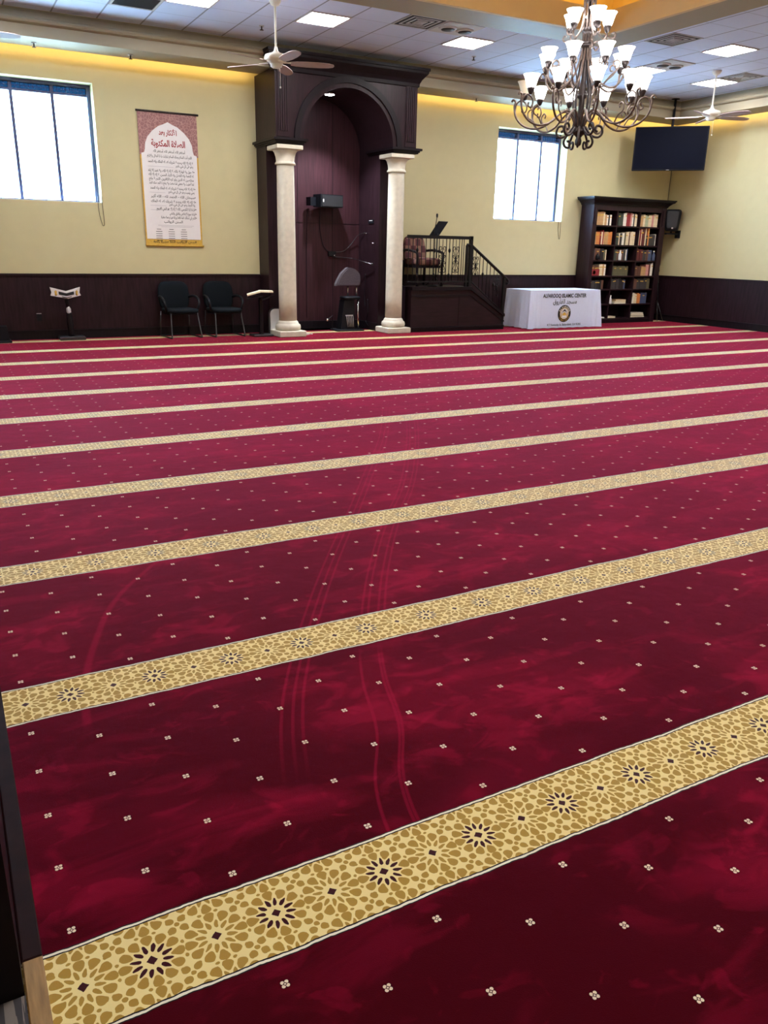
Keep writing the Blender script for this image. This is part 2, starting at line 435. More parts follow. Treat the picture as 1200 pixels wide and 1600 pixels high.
def arabic(s):
    out = []; i = 0; prev = False
    while i < len(s):
        c = s[i]
        if c not in AF: out.append(c); prev = False; i += 1; continue
        if c == 'ل' and i+1 < len(s) and s[i+1] in LAM:
            out.append(chr(LAM[s[i+1]] + (1 if prev else 0))); prev = False; i += 2; continue
        dual = len(AF[c]) == 1 and c != 'ء'
        nxt = i+1 < len(s) and s[i+1] in AF and s[i+1] != 'ء'
        b = AF[c][0]
        k = ((3 if nxt else 1) if prev else (2 if nxt else 0)) if dual else (1 if (prev and c != 'ء') else 0)
        out.append(chr(b+k)); prev = dual; i += 1
    return ''.join(reversed(out))
def text_mesh(body, size, bold=0, width=None):
    c = bpy.data.curves.new('lettering', 'FONT'); c.body = body; c.size = size; c.align_x = 'LEFT'; c.offset = bold; c.resolution_u = 3
    o = bpy.data.objects.new('lettering', c); COL.objects.link(o)
    dg = bpy.context.evaluated_depsgraph_get(); me = bpy.data.meshes.new_from_object(o.evaluated_get(dg))
    bpy.data.objects.remove(o); bpy.data.curves.remove(c)
    vs = [v.co.copy() for v in me.vertices]; fs = [list(p.vertices) for p in me.polygons]; bpy.data.meshes.remove(me)
    if vs:
        x0 = min(v.x for v in vs); x1 = max(v.x for v in vs)
        k = width/(x1-x0) if width else 1
        for v in vs: v.x = (v.x-x0)*k
        return vs, fs, (x1-x0)*k
    return vs, fs, 0
def put_text(mb, body, size, x, z, y, align='C', bold=0, width=None, mi=0):
    vs, fs, w = text_mesh(body, size, bold, width)
    ox = {'C': x-w/2, 'L': x, 'R': x-w}[align]
    mb.add([(ox+v.x, y, z+v.y) for v in vs], fs, mi)

# ------------------------------------------------------------ the room
XL, XR, YF, YB = -2.2, 14.5, -2.0, 13.7
ZC, ZS = 4.40, 4.05
struct(MB().add([(XL-.3, YF-.3, 0), (XR+.3, YF-.3, 0), (XR+.3, 14.2, 0), (XL-.3, 14.2, 0)], [(0, 1, 2, 3)]), 'floor', 'carpet')

def wall_holes(name, a0, a1, z0, z1, y0, y1, holes, mt):
    mb = MB()
    xs = sorted(set([a0, a1] + [h[0] for h in holes] + [h[1] for h in holes])); zs = sorted(set([z0, z1] + [h[2] for h in holes] + [h[3] for h in holes]))
    for i in range(len(xs)-1):
        for j in range(len(zs)-1):
            xc, zc = (xs[i]+xs[i+1])/2, (zs[j]+zs[j+1])/2
            if any(h[0] < xc < h[1] and h[2] < zc < h[3] for h in holes): continue
            for y in (y0, y1): mb.add([(xs[i], y, zs[j]), (xs[i+1], y, zs[j]), (xs[i+1], y, zs[j+1]), (xs[i], y, zs[j+1])], [(0, 1, 2, 3)])
    for h in holes:
        c = [(h[0], h[2]), (h[1], h[2]), (h[1], h[3]), (h[0], h[3])]
        for k in range(4):
            (xa, za), (xb, zb) = c[k], c[(k+1) % 4]
            mb.add([(xa, y0, za), (xb, y0, zb), (xb, y1, zb), (xa, y1, za)], [(0, 1, 2, 3)])
    return struct(mb, name, mt)
W1, W2 = (.72, 2.42, 2.03, 3.69), (9.82, 11.53, 2.03, 3.69)
NX0, NX1 = 4.95, 7.48
wall_holes('wall_back', XL-.3, XR+.3, 0, 5.3, YB, YB+.36, [W1, W2, (NX0, NX1, 0, 4.04)], 'wall')
struct(MB().box(XR, YF-.3, 0, XR+.25, YB, 5.3), 'wall_right', 'wall')
struct(MB().box(XL-.25, YF-.3, 0, XL, YB, 5.3), 'wall_left', 'wall')
struct(MB().box(XL, YF-.25, 0, XR, YF, 5.3), 'wall_front', 'wall')
# ceiling with the opening of the raised tray
TX0, TX1, TY0, TY1, RW = 3.5, 8.55, 4.3, 9.52, .62
mb = MB()
ox0, ox1, oy0, oy1 = TX0-RW+.01, TX1+RW-.01, TY0-RW+.01, TY1+RW-.01
for (a, b, c, d) in ((XL, YF, XR, oy0), (XL, oy1, XR, YB), (XL, oy0, ox0, oy1), (ox1, oy0, XR, oy1)): mb.box(a, b, ZC, c, d, ZC+.03)
struct(mb, 'ceiling', 'tile')
# tray: beam ring hanging a little below the tiles, inner faces, gold lid above
mb = MB()
ZB, ZL = 4.30, 4.58
for (a, b, c, d) in ((TX0-RW, TY1, TX1+RW, TY1+RW), (TX0-RW, TY0-RW, TX1+RW, TY0), (TX0-RW, TY0, TX0, TY1), (TX1, TY0, TX1+RW, TY1)): mb.box(a, b, ZB, c, d, ZL-.2)
struct(mb, 'trim_1', 'soffit')
mb = MB(); t = .06
for (a, b, c, d) in ((TX0-t, TY1-.004, TX1+t, TY1+t), (TX0-t, TY0-t, TX1+t, TY0+.004), (TX0-t, TY0, TX0+.004, TY1), (TX1-.004, TY0, TX1+t, TY1)): mb.box(a, b, ZB-.004, c, d, ZL)
struct(mb, 'trim_2', 'tan')
mb = MB(); e = .45; zt = 5.0
mb.box(TX0-e, TY0-e, zt, TX1+e, TY1+e, zt+.05)
for (a, b, c, d) in ((TX0-e-.05, TY1+e, TX1+e+.05, TY1+e+.05), (TX0-e-.05, TY0-e-.05, TX1+e+.05, TY0-e), (TX0-e-.05, TY0-e, TX0-e, TY1+e), (TX1+e, TY0-e, TX1+e+.05, TY1+e)): mb.box(a, b, ZC+.03, c, d, zt)
struct(mb, 'trim_3', 'gold')
mb = MB()
for (a, b, c, d) in ((TX0, TY1+.16, TX1, TY1+.20), (TX0, TY0-.20, TX1, TY0-.16), (TX0-.20, TY0, TX0-.16, TY1), (TX1+.16, TY0, TX1+.20, TY1)): mb.box(a, b, 4.46, c, d, 4.49)
tag(mb.build('cove_light', 'covet'), 'warm strip light hidden above the lip of the raised ceiling tray', 'light')
# soffit with bullnose along the back and right walls
prof = [(.16, 4.085), (.16, ZS), (.75, ZS), (.75, 4.195), (.775, 4.198), (.81, 4.212), (.825, 4.238), (.81, 4.264), (.775, 4.278), (.74, 4.285), (.73, 4.31), (.705, 4.35), (.67, 4.385), (.66, ZC-.001)]
mb = MB(); vs = []; fs = []
for (d, z) in prof: vs += [(XL, YB-d, z), (XR-d, YB-d, z), (XR-d, YF, z)]
for i in range(len(prof)-1):
    for k in range(2): fs.append((i*3+k, i*3+k+1, i*3+k+4, i*3+k+3))
mb.add(vs, fs); struct(mb, 'trim_4', 'soffit')
mb = MB().box(XL, YB-.22, 4.12, NX0-.1, YB-.18, 4.15).box(NX1+.1, YB-.22, 4.12, XR-.25, YB-.18, 4.15).box(XR-.22, YF, 4.12, XR-.18, YB-.3, 4.15)
tag(mb.build('cove_light', 'cove'), 'warm strip light hidden behind the soffit along the walls', 'light')

# wainscot, cap rail, baseboard
def wains(name, x0, x1):
    mb = MB().box(x0, YB-.025, .13, x1, YB-.001, .94); 
    p = x0+.6
    mb.box(x0, YB-.035, .94, x1, YB-.001, .985); mb.box(x0, YB-.045, .955, x1, YB-.001, .972)
    return struct(mb, name, 'wood')
wains('trim_5', XL, NX0); wains('trim_6', NX1, XR)
mb = MB().box(XR-.025, YF, .13, XR-.001, YB-.05, .94).box(XR-.035, YF, .94, XR-.001, YB-.05, .985).box(XR-.045, YF, .955, XR-.001, YB-.05, .972)
struct(mb, 'trim_7', 'wood')
def baseb(name, boxes): 
    mb = MB()
    for b in boxes: mb.box(*b)
    struct(mb, name, 'darkwood')
baseb('baseboard_back', [(XL, YB-.04, 0, NX0, YB-.001, .12), (XL, YB-.05, .12, NX0, YB-.001, .14), (NX1, YB-.04, 0, XR, YB-.001, .12), (NX1, YB-.05, .12, XR, YB-.001, .14)])
baseb('baseboard_right', [(XR-.04, YF, 0, XR-.001, YB-.06, .12), (XR-.05, YF, .12, XR-.001, YB-.06, .14)])

# windows
def window(name, w, mull):
    x0, x1, z0, z1 = w; y = YB+.27
    e = empty(name, ((x0+x1)/2, y, z0), kind='structure')
    cx, cz = (x0+x1)/2, z0
    fr = MB(); hw = (x1-x0)/2; H = z1-z0; t = .055
    fr.box(-hw, -.05, 0, -hw+t, .06, H).box(hw-t, -.05, 0, hw, .06, H).box(-hw+t, -.05, H-.045, hw-t, .06, H).box(-hw+t, -.05, 0, hw-t, .06, .03)
    for k in mull: fr.box(k-.022, -.045, .03, k+.022, .05, H-.045)
    fr.box(-hw+t, -.047, H-.165, hw-t, .045, H-.135)
    fr.build('window_frame', 'frame', e)
    MB().box(-hw+t, .0, .03, hw-t, .006, H-.165).build('pane', 'glass', e); MB().box(-hw+t, .0, H-.135, hw-t, .006, H-.045).build('tinted_pane', 'tint', e)
    lt = MB()
    for (a, b) in ((-hw+t, mull[0]-.022), (mull[0]+.022, mull[1]-.022), (mull[1]+.022, hw-t)):
        n = max(2, round((b-a)/.06)); s = (b-a)/n
        for i in range(n):
            for j in range(2):
                cxx = a+(i+.5)*s; czz = H-.135+.023+j*.044
                for k in range(4):
                    an = PI/4+k*PI/2
                    p = Vector((math.cos(an)*s*.5, 0, math.sin(an)*.022)); q = Vector((math.cos(an+PI/2)*s*.5, 0, math.sin(an+PI/2)*.022))
                    lt.tube([Vector((cxx, -.02, czz))+p*1.3, Vector((cxx, -.02, czz))+q*1.3], .003, 4)
                    lt.tube([Vector((cxx, -.02, czz))+p*.2, Vector((cxx, -.02, czz))+p*1.4], .0025, 4)
    lt.build('lattice', 'frame', e)
    MB().box(-hw, -.265, -.002, hw, -.05, .008).build('window_sill', 'white', e)
window('window_1', W1, (-.26, .305)); window('window_2', W2, (-.215, .375))
struct(MB().box(-12, 14.3, -.6, 30, 40, -.5), 'trim_8', 'sand')

# ceiling panels, vents
def cell(i, j): return (1.25+.594*i, 11.66-.594*j)   # lower-left corner x, upper y of a tile
def ceiling_light(i, j, label):
    x, y = cell(i, j); e = empty('ceiling_light', (x+.297, y-.297, ZC), label=label, cat='ceiling light', group='flat square ceiling lights')
    if PROTO.get('cl'):
        for ch in PROTO['cl'].children:
            c = ch.copy(); COL.objects.link(c); c.parent = e
        return e
    PROTO['cl'] = e
    f = MB()
    for (a, b, c, d) in ((-.297, -.297, .297, -.272), (-.297, .272, .297, .297), (-.297, -.272, -.272, .272), (.272, -.272, .297, .272)): f.box(a, b, -.012, c, d, .0)
    f.build('frame', 'ventw', e)
    MB().box(-.272, -.272, -.006, .272, .272, -.001).build('diffuser', 'panel', e)
    return e
PROTO = {}
for i, j, lab in [(3, 0, 'lit square ceiling light beside the dark return grille at the far left'), (6, 0, 'lit square ceiling light between the first fan rod and the mihrab arch'), (10, 0, 'lit square ceiling light just left of the chandelier, below the twin round diffuser'),
                  (16, 3, 'lit square ceiling light at far right, the upper of the two near the fan'), (19, 0, 'lit square ceiling light directly behind the rod of the right ceiling fan'), (16, 0, 'lit square ceiling light partly hidden behind the chandelier shades'),
                  (-1, 0, 'added unseen square ceiling light beyond the left end of the row along the mihrab wall'), (-1, 8, 'added unseen square ceiling light on the left side of the room, middle'), (-1, 16, 'added unseen square ceiling light on the left side of the room, near end'),  # unseen panels from here on, added to light the near carpet
                  (19, 8, 'added unseen square ceiling light by the right wall beside the raised tray'), (19, 16, 'added unseen square ceiling light by the right wall at the near end'), (16, 12, 'added unseen square ceiling light right of the raised tray, near half'), (5, 17, 'added unseen square ceiling light overhead near the entrance, left'), (11, 17, 'added unseen square ceiling light overhead near the entrance, right')]:
    ceiling_light(i, j, lab)
def vent(i, j, label):
    x, y = cell(i, j); e = empty('air_vent', (x+.297, y-.297, ZC), label=label, cat='air vent', group='square ceiling air vents')
    f = MB()
    for k, r in enumerate((.29, .215, .145, .08)):
        w = .022
        for (a, b, c, d) in ((-r, -r, r, -r+w), (-r, r-w, r, r), (-r, -r+w, -r+w, r-w), (r-w, -r+w, r, r-w)): f.box(a, b, -.006-.002*k, c, d, -.002)
    f.box(-.04, -.04, -.012, .04, .04, -.002)
    f.build('louvre', 'ventw', e); MB().box(-.29, -.29, -.002, .29, .29, 0).build('duct_opening', 'black', e)
vent(8, 1, 'square louvred ceiling vent cut by the edge of the tray beam')
vent(14, 3, 'square louvred ceiling vent right beside the tray beam and chandelier')
vent(19, 1, 'square louvred ceiling vent at far right above the soffit')
def twin(i, j, label):
    x, y = cell(i, j); e = empty('round_diffuser', (x+.297, y-.297, ZC), label=label, cat='ceiling diffuser', group='twin round ceiling diffusers')
    MB().box(-.29, -.29, -.012, .29, .29, 0).build('plate', 'ventw', e)
    for s in (-1, 1):
        MB().lathe([(.02, -.036), (.10, -.034), (.125, -.026), (.13, -.012)], (s*.14, 0, 0), 20).build('dish', 'ventw', e)
        MB().lathe([(.02, -.042), (.092, -.041), (.097, -.035)], (s*.14, 0, 0), 20).build('dish_centre', 'grille', e)
twin(9, 1, 'twin round diffuser plate beside the square vent at the tray beam')
twin(16, 1, 'twin round diffuser plate right of the chandelier')
x, y = cell(2, -1)
e = empty('return_grille', (x+.297, y-.297-.05, ZC), label='dark flat return air grille at the upper left of the ceiling', cat='air vent')
f = MB()
for (a, b, c, d) in ((-.29, -.29, .29, -.26), (-.29, .26, .29, .29), (-.29, -.26, -.26, .26), (.26, -.26, .29, .26)): f.box(a, b, -.012, c, d, 0)
f.build('frame', 'ventw', e); f = MB().box(-.26, -.26, -.004, .26, .26, 0)
for k in range(18): f.box(-.26, -.255+k*.029, -.009, .26, -.245+k*.029, -.003)
f.build('grille', 'grille', e)
def sprinkler(x, y, z, label):
    e = empty('sprinkler', (x, y, z), label=label, cat='sprinkler', group='small ceiling sprinkler heads')
    MB().lathe([(.035, -.008), (.035, -.0005)], n=14).build('plate', 'ventw', e)
    MB().tube([(0, 0, -.004), (0, 0, -.05)], .010, 8).lathe([(.028, -.058), (.028, -.052)], n=12).build('deflector', 'bronzed', e)
sprinkler(4.52, 12.15, ZC, 'small sprinkler hanging from the tiles left of the first fan rod')
sprinkler(8.07, 12.06, ZC, 'small sprinkler hanging from the tiles right of the mihrab')
sprinkler(1.62, 13.3, ZS, 'small sprinkler under the soffit above the left window')
sprinkler(2.92, 13.3, ZS, 'small sprinkler under the soffit above the wall banner')
sprinkler(9.0, 13.3, ZS, 'small sprinkler under the soffit left of the chandelier arms')
e = empty('security_camera', (13.95, 10.9, ZS), label='small black dome camera hanging under the right soffit', cat='camera')
MB().lathe([(.04, -.012), (.04, -.0005)], n=16).tube([(0, 0, -.01), (0, 0, -.05)], .012).build('mount', 'white', e)
MB().pillow((0, 0, -.085), .05, .05, .045, 1, 1).build('dome', 'black', e)

# ------------------------------------------------------------ mihrab
MX = 6.215; RI, RO, ZA = .82, .965, 3.06; YM = 12.80
e = empty('mihrab', (MX, 13.2, 0), label='tall dark mahogany prayer niche with arched top between stone columns', cat='prayer niche')
def loc(mb, name, mt, par=e):
    o = mb.build(name, mt, par); return o
h0, h1 = NX0-MX, NX1-MX; yo = -13.2
poly = [(h0, ZA), (-RI, ZA)] + [(-RI*math.cos(PI*k/32), ZA+RI*math.sin(PI*k/32)) for k in range(1, 32)] + [(RI, ZA), (h1, ZA), (h1, 4.04), (h0, 4.04)]
loc(MB().prism(poly, YM+yo, 14.05+yo), 'arched_body', 'wood')
loc(MB().box(h0, YM+yo, 4.04, h1, 12.94+yo, 4.18), 'frieze', 'woodh')
for s, (a, b) in enumerate(((h0, -RI), (RI, h1))): loc(MB().box(a, 13.25+yo, 0, b, 14.05+yo, ZA), 'pier', 'wood')
loc(MB().box(-RI, 14.05+yo, 0, RI, 14.10+yo, 3.95), 'back_panel', 'niche')
mbx = MB()
for q in (.28, -.40): mbx.box(q-.003, 14.045+yo, .16, q+.003, 14.052+yo, 3.84)
mbx.box(-RI, 14.046+yo, 1.855, RI, 14.052+yo, 1.861)
loc(mbx, 'panel_joint', 'darkwood')
loc(MB().box(-RI, 14.02+yo, 0, RI, 14.05+yo, .14).box(RI-.025, 13.26+yo, 0, RI, 14.02+yo, .14).box(-RI, 13.26+yo, 0, -RI+.025, 14.02+yo, .14), 'plinth_board', 'darkwood')
def ring(r0, r1, y0, y1, n=40):
    mb = MB()
    for k in range(n):
        a0, a1 = PI*k/n, PI*(k+1)/n
        vs = []
        for y in (y0, y1):
            for (r, a) in ((r0, a0), (r1, a0), (r1, a1), (r0, a1)): vs.append((-r*math.cos(a), y, ZA+r*math.sin(a)))
        mb.add(vs, [(0, 1, 2, 3), (7, 6, 5, 4), (0, 4, 5, 1), (1, 5, 6, 2), (2, 6, 7, 3), (3, 7, 4, 0)])
    return mb
loc(ring(.875, RO, YM+yo-.045, YM+yo+.0), 'outer_arch_moulding', 'darkwood')
loc(ring(RI-.012, .875, YM+yo-.022, YM+yo+.10), 'inner_arch_moulding', 'wood')
for s in (-1, 1):
    mb = MB(); c = s*1.14
    mb.box(c-.10, YM+yo-.012, ZA+.02, c+.10, YM+yo+.0, 4.02)
    for k in range(5): mb.box(c-.085+k*.036, YM+yo-.026, ZA+.10, c-.061+k*.036, YM+yo-.012, 3.98)
    loc(mb, 'fluted_pilaster', 'wood')
# crown: profile swept round front and short returns
cp = [(0, 3.99), (.02, 4.0), (.025, 4.05), (.05, 4.10), (.10, 4.16), (.13, 4.19), (.135, 4.225), (.15, 4.23), (.15, 4.27), (0, 4.27)]
mb = MB(); vs = []; fs = []
for (d, z) in cp: vs += [(h0-d, 12.935+yo, z), (h0-d, YM+yo-d, z), (h1+d, YM+yo-d, z), (h1+d, 12.935+yo, z)]
n = len(cp)
for i in range(n):
    j = (i+1) % n
    for k in range(3): fs.append((i*4+k, i*4+k+1, j*4+k+1, j*4+k))
fs += [[i*4 for i in range(n)], [i*4+3 for i in reversed(range(n))]]
mb.add(vs, fs); loc(mb, 'crown', 'darkwood')
for s in (-1, 1):
    a, b = (h0-.07, -RI+.06) if s < 0 else (RI-.06, h1+.07)
    mb = MB().box(a, YM+yo-.10, ZA-.035, b, 13.69+yo, ZA).box(a+.03, YM+yo-.07, ZA-.06, b-.03, 13.69+yo, ZA-.035).box(a+.05, YM+yo-.05, ZA-.08, b-.05, 13.69+yo, ZA-.06)
    loc(mb, 'ledge', 'darkwood')
# columns
def column(x, label):
    c = empty('stone_column', (x, 12.97, 0), label=label, cat='column', group='stone columns flanking the mihrab')
    MB().box(-.235, -.235, 0, .235, .235, .10, bev=.012).build('plinth', 'stone', c)
    MB().lathe([(.18, .10), (.208, .11), (.216, .15), (.208, .19), (.185, .205), (.178, .215), (.172, .235), (.150, .26)], n=32).build('base', 'stone', c)
    MB().lathe([(.150, .26), (.148, .6), (.146, 1.4), (.142, 2.2), (.138, 2.66), (.14, 2.68)], n=32).build('shaft', 'stone', c)
    MB().lathe([(.14, 2.68), (.162, 2.685), (.166, 2.705), (.152, 2.722), (.145, 2.74), (.152, 2.80), (.172, 2.86), (.192, 2.885), (.20, 2.90)], n=32).box(-.22, -.22, 2.90, .22, .22, 2.968, bev=.01).build('capital', 'stone', c)
column(5.165, 'cream stone column left of the mihrab, beside the open book stand')
column(7.205, 'cream stone column right of the mihrab, beside the pulpit railing')
# downlight in the arch
e2 = empty('downlight', (6.10, 13.3, 3.85), label='bright round downlight recessed in the top of the mihrab arch', cat='downlight')
MB().lathe([(.085, -.02), (.095, -.012), (.095, .0)], n=24).build('trim_ring', 'chrome', e2)
MB().lathe([(.078, -.024), (.078, -.02)], n=24).build('lens', 'spot', e2)
ld = bpy.data.lights.new('downlight_beam', 'SPOT'); ld.energy = 200; ld.color = (.85, .92, 1); ld.spot_size = 1.7; ld.spot_blend = .6; ld.shadow_soft_size = .07
lo = bpy.data.objects.new('downlight_beam', ld); COL.objects.link(lo); lo.parent = e2; lo.location = (0, 0, -.04)

# ------------------------------------------------------------ pulpit
e = empty('minbar', (7.5, 12.85, 0), label='dark wooden pulpit platform with iron railing and side stairs', cat='pulpit')
ZP = .80; XE = 1.28; XS = 2.08      # local: platform end, stair end
yb = .80
MB().box(0, .0, .0, XE, yb, ZP-.06).build('platform', 'woodh', e)
mb = MB().box(0, -.02, 0, XE, 0, .05).box(0, -.03, .05, XE, 0, .085).box(0, -.012, .62, XE, 0, .66)
mb.box(1.03, -.004, .09, 1.036, 0, .62); mb.build('panel_moulding', 'darkwood', e)
MB().box(0, -.035, ZP-.06, XE+.02, yb, ZP).build('platform_edge', 'darkwood', e)
for ya in (0, yb-.05): MB().prism([(XE, 0), (XS, 0), (XS, .24), (XE, ZP-.06)], ya, ya+.05).build('stair_side', 'woodh', e)
mb = MB().prism([(XE, ZP-.06), (XS+.01, .24), (XS+.01, .29), (XE, ZP-.01)], -.03, .06); mb.prism([(XE, ZP-.16), (XS+.01, .14), (XS+.01, .165), (XE, ZP-.135)], -.012, 0)
mb.box(XE, -.02, 0, XS, 0, .05).box(XE, -.03, .05, XS, 0, .085)
mb.build('stair_moulding', 'darkwood', e)
for k in range(4): MB().box(XE+k*.2, .06, 0, XE+(k+1)*.2, yb-.06, ZP-.06-(k+1)*.155 if k < 3 else .16).build('step', 'carpet', e)
# railing
ZR = 1.66; yr = .02
MB().box(-.09, yr-.03, ZR-.03, XE+.0, yr+.03, ZR+.025).build('top_rail', 'iron', e)
MB().box(-.09, yr-.018, .875, XE, yr+.018, .90).build('bottom_rail', 'iron', e)
MB().box(XE-.055, yr-.03, ZP, XE+.0, yr+.03, ZR+.03).build('corner_post', 'iron', e)
MB().box(XE-.13, yr-.02, ZP, XE-.09, yr+.02, 1.53).build('post', 'iron', e)
hs = (1.53-.93)/(2.13-XE)
pth = [(XE-.11, yr, 1.535), (XE-.02, yr, 1.535), (2.10, yr, .945), (2.15, yr, .90), (2.15, yr, .865), (2.11, yr, .855)]
MB().tube(pth, .028, 8).build('handrail', 'iron', e)
MB().box(XS-.05, yr-.025, .02, XS, yr+.025, .96).build('newel_post', 'iron', e)
MB().tube([(XE, yr, .90), (XS-.03, yr, .33)], .012, 6).build('stair_bottom_rail', 'iron', e)
def baluster(x, z0, z1, knob=None):
    mb = MB().tube([(x, yr, z0), (x, yr, z1)], .0085, 6)
    if knob: 
        for kz in knob: mb.lathe([(.009, -.04), (.022, -.015), (.024, 0), (.022, .015), (.009, .04)], (x, yr, kz), 10)
    mb.build('baluster', 'iron', e)
knobs = lambda z0, z1: (z0+(z1-z0)*.70, z0+(z1-z0)*.13)
for i, (x, k) in enumerate([(-.07, 0), (.02, 0), (.11, 1), (.20, 0), (.29, 0), (.38, 0), (.47, 1), (.565, 0), (.72, 0), (.79, 1), (.86, 0), (1.0, 0), (1.055, 0), (1.10, 0)]):
    baluster(x, .90, ZR-.03, knobs(.90, ZR) if k else None)
def scrolls(xc, z0, z1, w):
    mb = MB(); H = z1-z0
    mb.tube([(xc, yr, z0-.02), (xc, yr, z1+.12)], .007, 6)
    for s in (-1, 1):
        for (zb, zt_, fl) in ((z0+H*.5, z1, 1), (z0+H*.5, z0, -1)):
            L = abs(zt_-zb)
            p = [(xc+s*.008, yr, zb), (xc+s*w*.45, yr, zb+fl*L*.45), (xc+s*w*.92, yr, zb+fl*L*.75), (xc+s*w*.85, yr, zb+fl*L*.97), (xc+s*w*.4, yr, zb+fl*L*.98), (xc+s*w*.28, yr, zb+fl*L*.80), (xc+s*w*.55, yr, zb+fl*L*.74)]
            mb.tube(spline(p, 4), .0068, 6)
            p = [(xc+s*.012, yr, zb+fl*L*.02), (xc+s*w*.55, yr, zb+fl*L*.12), (xc+s*w*.95, yr, zb+fl*L*.25), (xc+s*w*.75, yr, zb+fl*L*.34), (xc+s*w*.6, yr, zb+fl*L*.25)]
            mb.tube(spline(p, 4), .006, 6)
    mb.lathe([(.008, -.05), (.02, -.03), (.014, 0), (.02, .03), (.008, .05)], (xc, yr, (z0+z1)/2), 8)
    mb.build('scroll_panel', 'iron', e)
scrolls(.642, 1.05, 1.50, .07); scrolls(.93, 1.05, 1.50, .065)
topz = lambda x: 1.535 - (x-XE+.02)*.694
botz = lambda x: .90 - (x-XE)*.735
scrolls(XE+.10, 1.0, 1.33, .06)
for i, x in enumerate((XE+.03, XE+.19, XE+.27, XE+.36, XE+.44, XE+.53, XE+.68)): baluster(x, botz(x), topz(x), ((botz(x)+topz(x))/2,) if i in (2, 5) else None)
scrolls(XE+.605, .62, .93, .05)

# armchair on the pulpit
def armchair(x, y, z, rz, label):
    a = empty('armchair', (x, y, z), rz, label, 'armchair')
    MB().pillow((0, -.02, .43), .27, .27, .07, .4, .35).build('seat', 'patch', a)
    def arch(p): return Vector((p.x*(1-.12*max(0, p.z)/.33), p.y + .10*(p.z/.3)*.4, p.z))
    MB().pillow((0, .24, .63), .25, .05, .25, .45, .45, fn=arch).build('backrest', 'patch', a)
    for s in (-1, 1):
        MB().tube(spline([(s*.27, .22, .62), (s*.30, .05, .63), (s*.30, -.18, .60), (s*.30, -.25, .55), (s*.29, -.24, .30), (s*.29, -.25, .0)], 5), .024, 8).build('arm', 'darkwood', a)
        MB().tube([(s*.25, .25, .0), (s*.25, .23, .45)], .022, 8).build('leg', 'darkwood', a)
    MB().box(-.26, -.24, .32, .26, .22, .37).build('seat_frame', 'darkwood', a)
armchair(7.98, 13.32, ZP, .12, 'burgundy and tan checked armchair with wooden arms on the pulpit')
# music stand and microphone on the pulpit
e = empty('music_stand', (8.22, 13.2, ZP), .1, 'black sheet music stand tilted above the pulpit rail', 'music stand')
MB().obox((0.02, 0, 1.0), (.13, .03, 0), (0, .005, .004), (.075, -.045, .135)).build('desk', 'black', e)
MB().obox((-.055, .05, .862), (.13, .03, 0), (0, .025, .01), (0, .002, .006)).build('lip', 'black', e)
MB().tube([(0, 0, .06), (0, 0, .93)], .013, 8).build('pole', 'iron', e)
mb = MB()
for k in range(3):
    an = k*2*PI/3+.4; mb.tube([(0, 0, .16), (.18*math.cos(an), .18*math.sin(an), .008)], .008, 6)
mb.build('tripod', 'iron', e)
e = empty('microphone', (8.03, 13.0, ZP), 0, 'black gooseneck microphone standing beside the pulpit music stand', 'microphone')
MB().lathe([(.09, 0), (.09, .02), (.02, .03)], n=20).build('base', 'iron', e)
MB().tube(spline([(0, 0, .02), (0, 0, .75), (.0, .0, .95), (.03, 0, 1.1), (.045, 0, 1.19)], 5), .007, 8).build('gooseneck', 'iron', e)
MB().lathe([(.012, -.03), (.018, 0), (.018, .03), (.008, .04)], (.047, 0, 1.22), 12).build('capsule', 'black', e)

# ------------------------------------------------------------ things in the niche
def onwall(name, label, cat, path, r, mt='black', group=None):
    o = MB().tube(spline(path, 6), r, 6).build(name, mt); tag(o, label, cat, group); return o
e = empty('loudspeaker', (6.32, 13.88, 2.22), .18, 'black loudspeaker mounted sideways on the back of the mihrab', 'loudspeaker')
MB().prism([(-.24, -.10), (.24, -.10), (.24, .11), (-.24, .11)], -.14, .10).build('cabinet', 'black', e)
MB().box(-.215, -.152, -.085, .225, -.14, .095).build('grille', 'grille', e)
MB().box(-.20, -.155, -.02, -.18, -.150, .03).build('badge', 'plastic_w', e)
MB().box(-.36, .0, -.08, -.25, .14, .06).tube([(-.25, .06, 0), (-.2, .06, 0)], .025).build('bracket', 'black', e)
onwall('cable', 'black cable drooping from the niche loudspeaker to the wall box', 'cable', [(6.22, 13.98, 2.10), (6.24, 14.03, 1.75), (6.30, 14.03, 1.48), (6.42, 14.035, 1.36)], .006)
onwall('cable', 'black cable rising from the wall box to the right side of the niche', 'cable', [(6.54, 14.035, 1.36), (6.72, 14.03, 1.39), (6.87, 14.02, 1.52), (6.97, 13.98, 1.66), (7.022, 13.80, 1.71)], .006, 'gun')
onwall('cable', 'thin black cable hanging straight down left of the niche loudspeaker', 'cable', [(6.0, 14.04, 2.1), (5.98, 14.04, 1.6), (5.97, 14.04, 1.0), (5.97, 14.04, .2)], .005)
onwall('cable', 'loose dark cables dangling at the right foot of the niche wall', 'cable', [(7.0, 13.7, 1.0), (7.0, 13.72, .6), (6.98, 13.65, .42), (7.0, 13.6, .55), (6.99, 13.56, .3), (7.0, 13.66, .15), (6.97, 13.5, .08)], .005)
e = empty('wall_box', (6.47, 14.045, 1.33), 0, 'small black cable box on the back of the niche', 'cable box')
MB().box(-.07, -.05, -.04, .07, 0, .05, bev=.006).build('box', 'black', e); MB().box(.03, -.056, -.03, .045, -.05, -.015).build('indicator', 'plastic_w', e)
e = empty('boom_microphone', (6.70, 13.85, 1.25), 0, 'slim silver microphone arm reaching across the niche', 'microphone')
MB().tube(spline([(-.24, .18, .04), (0, .17, .02), (.17, .13, .01)], 4), .006).build('rear_arm', 'gun', e)
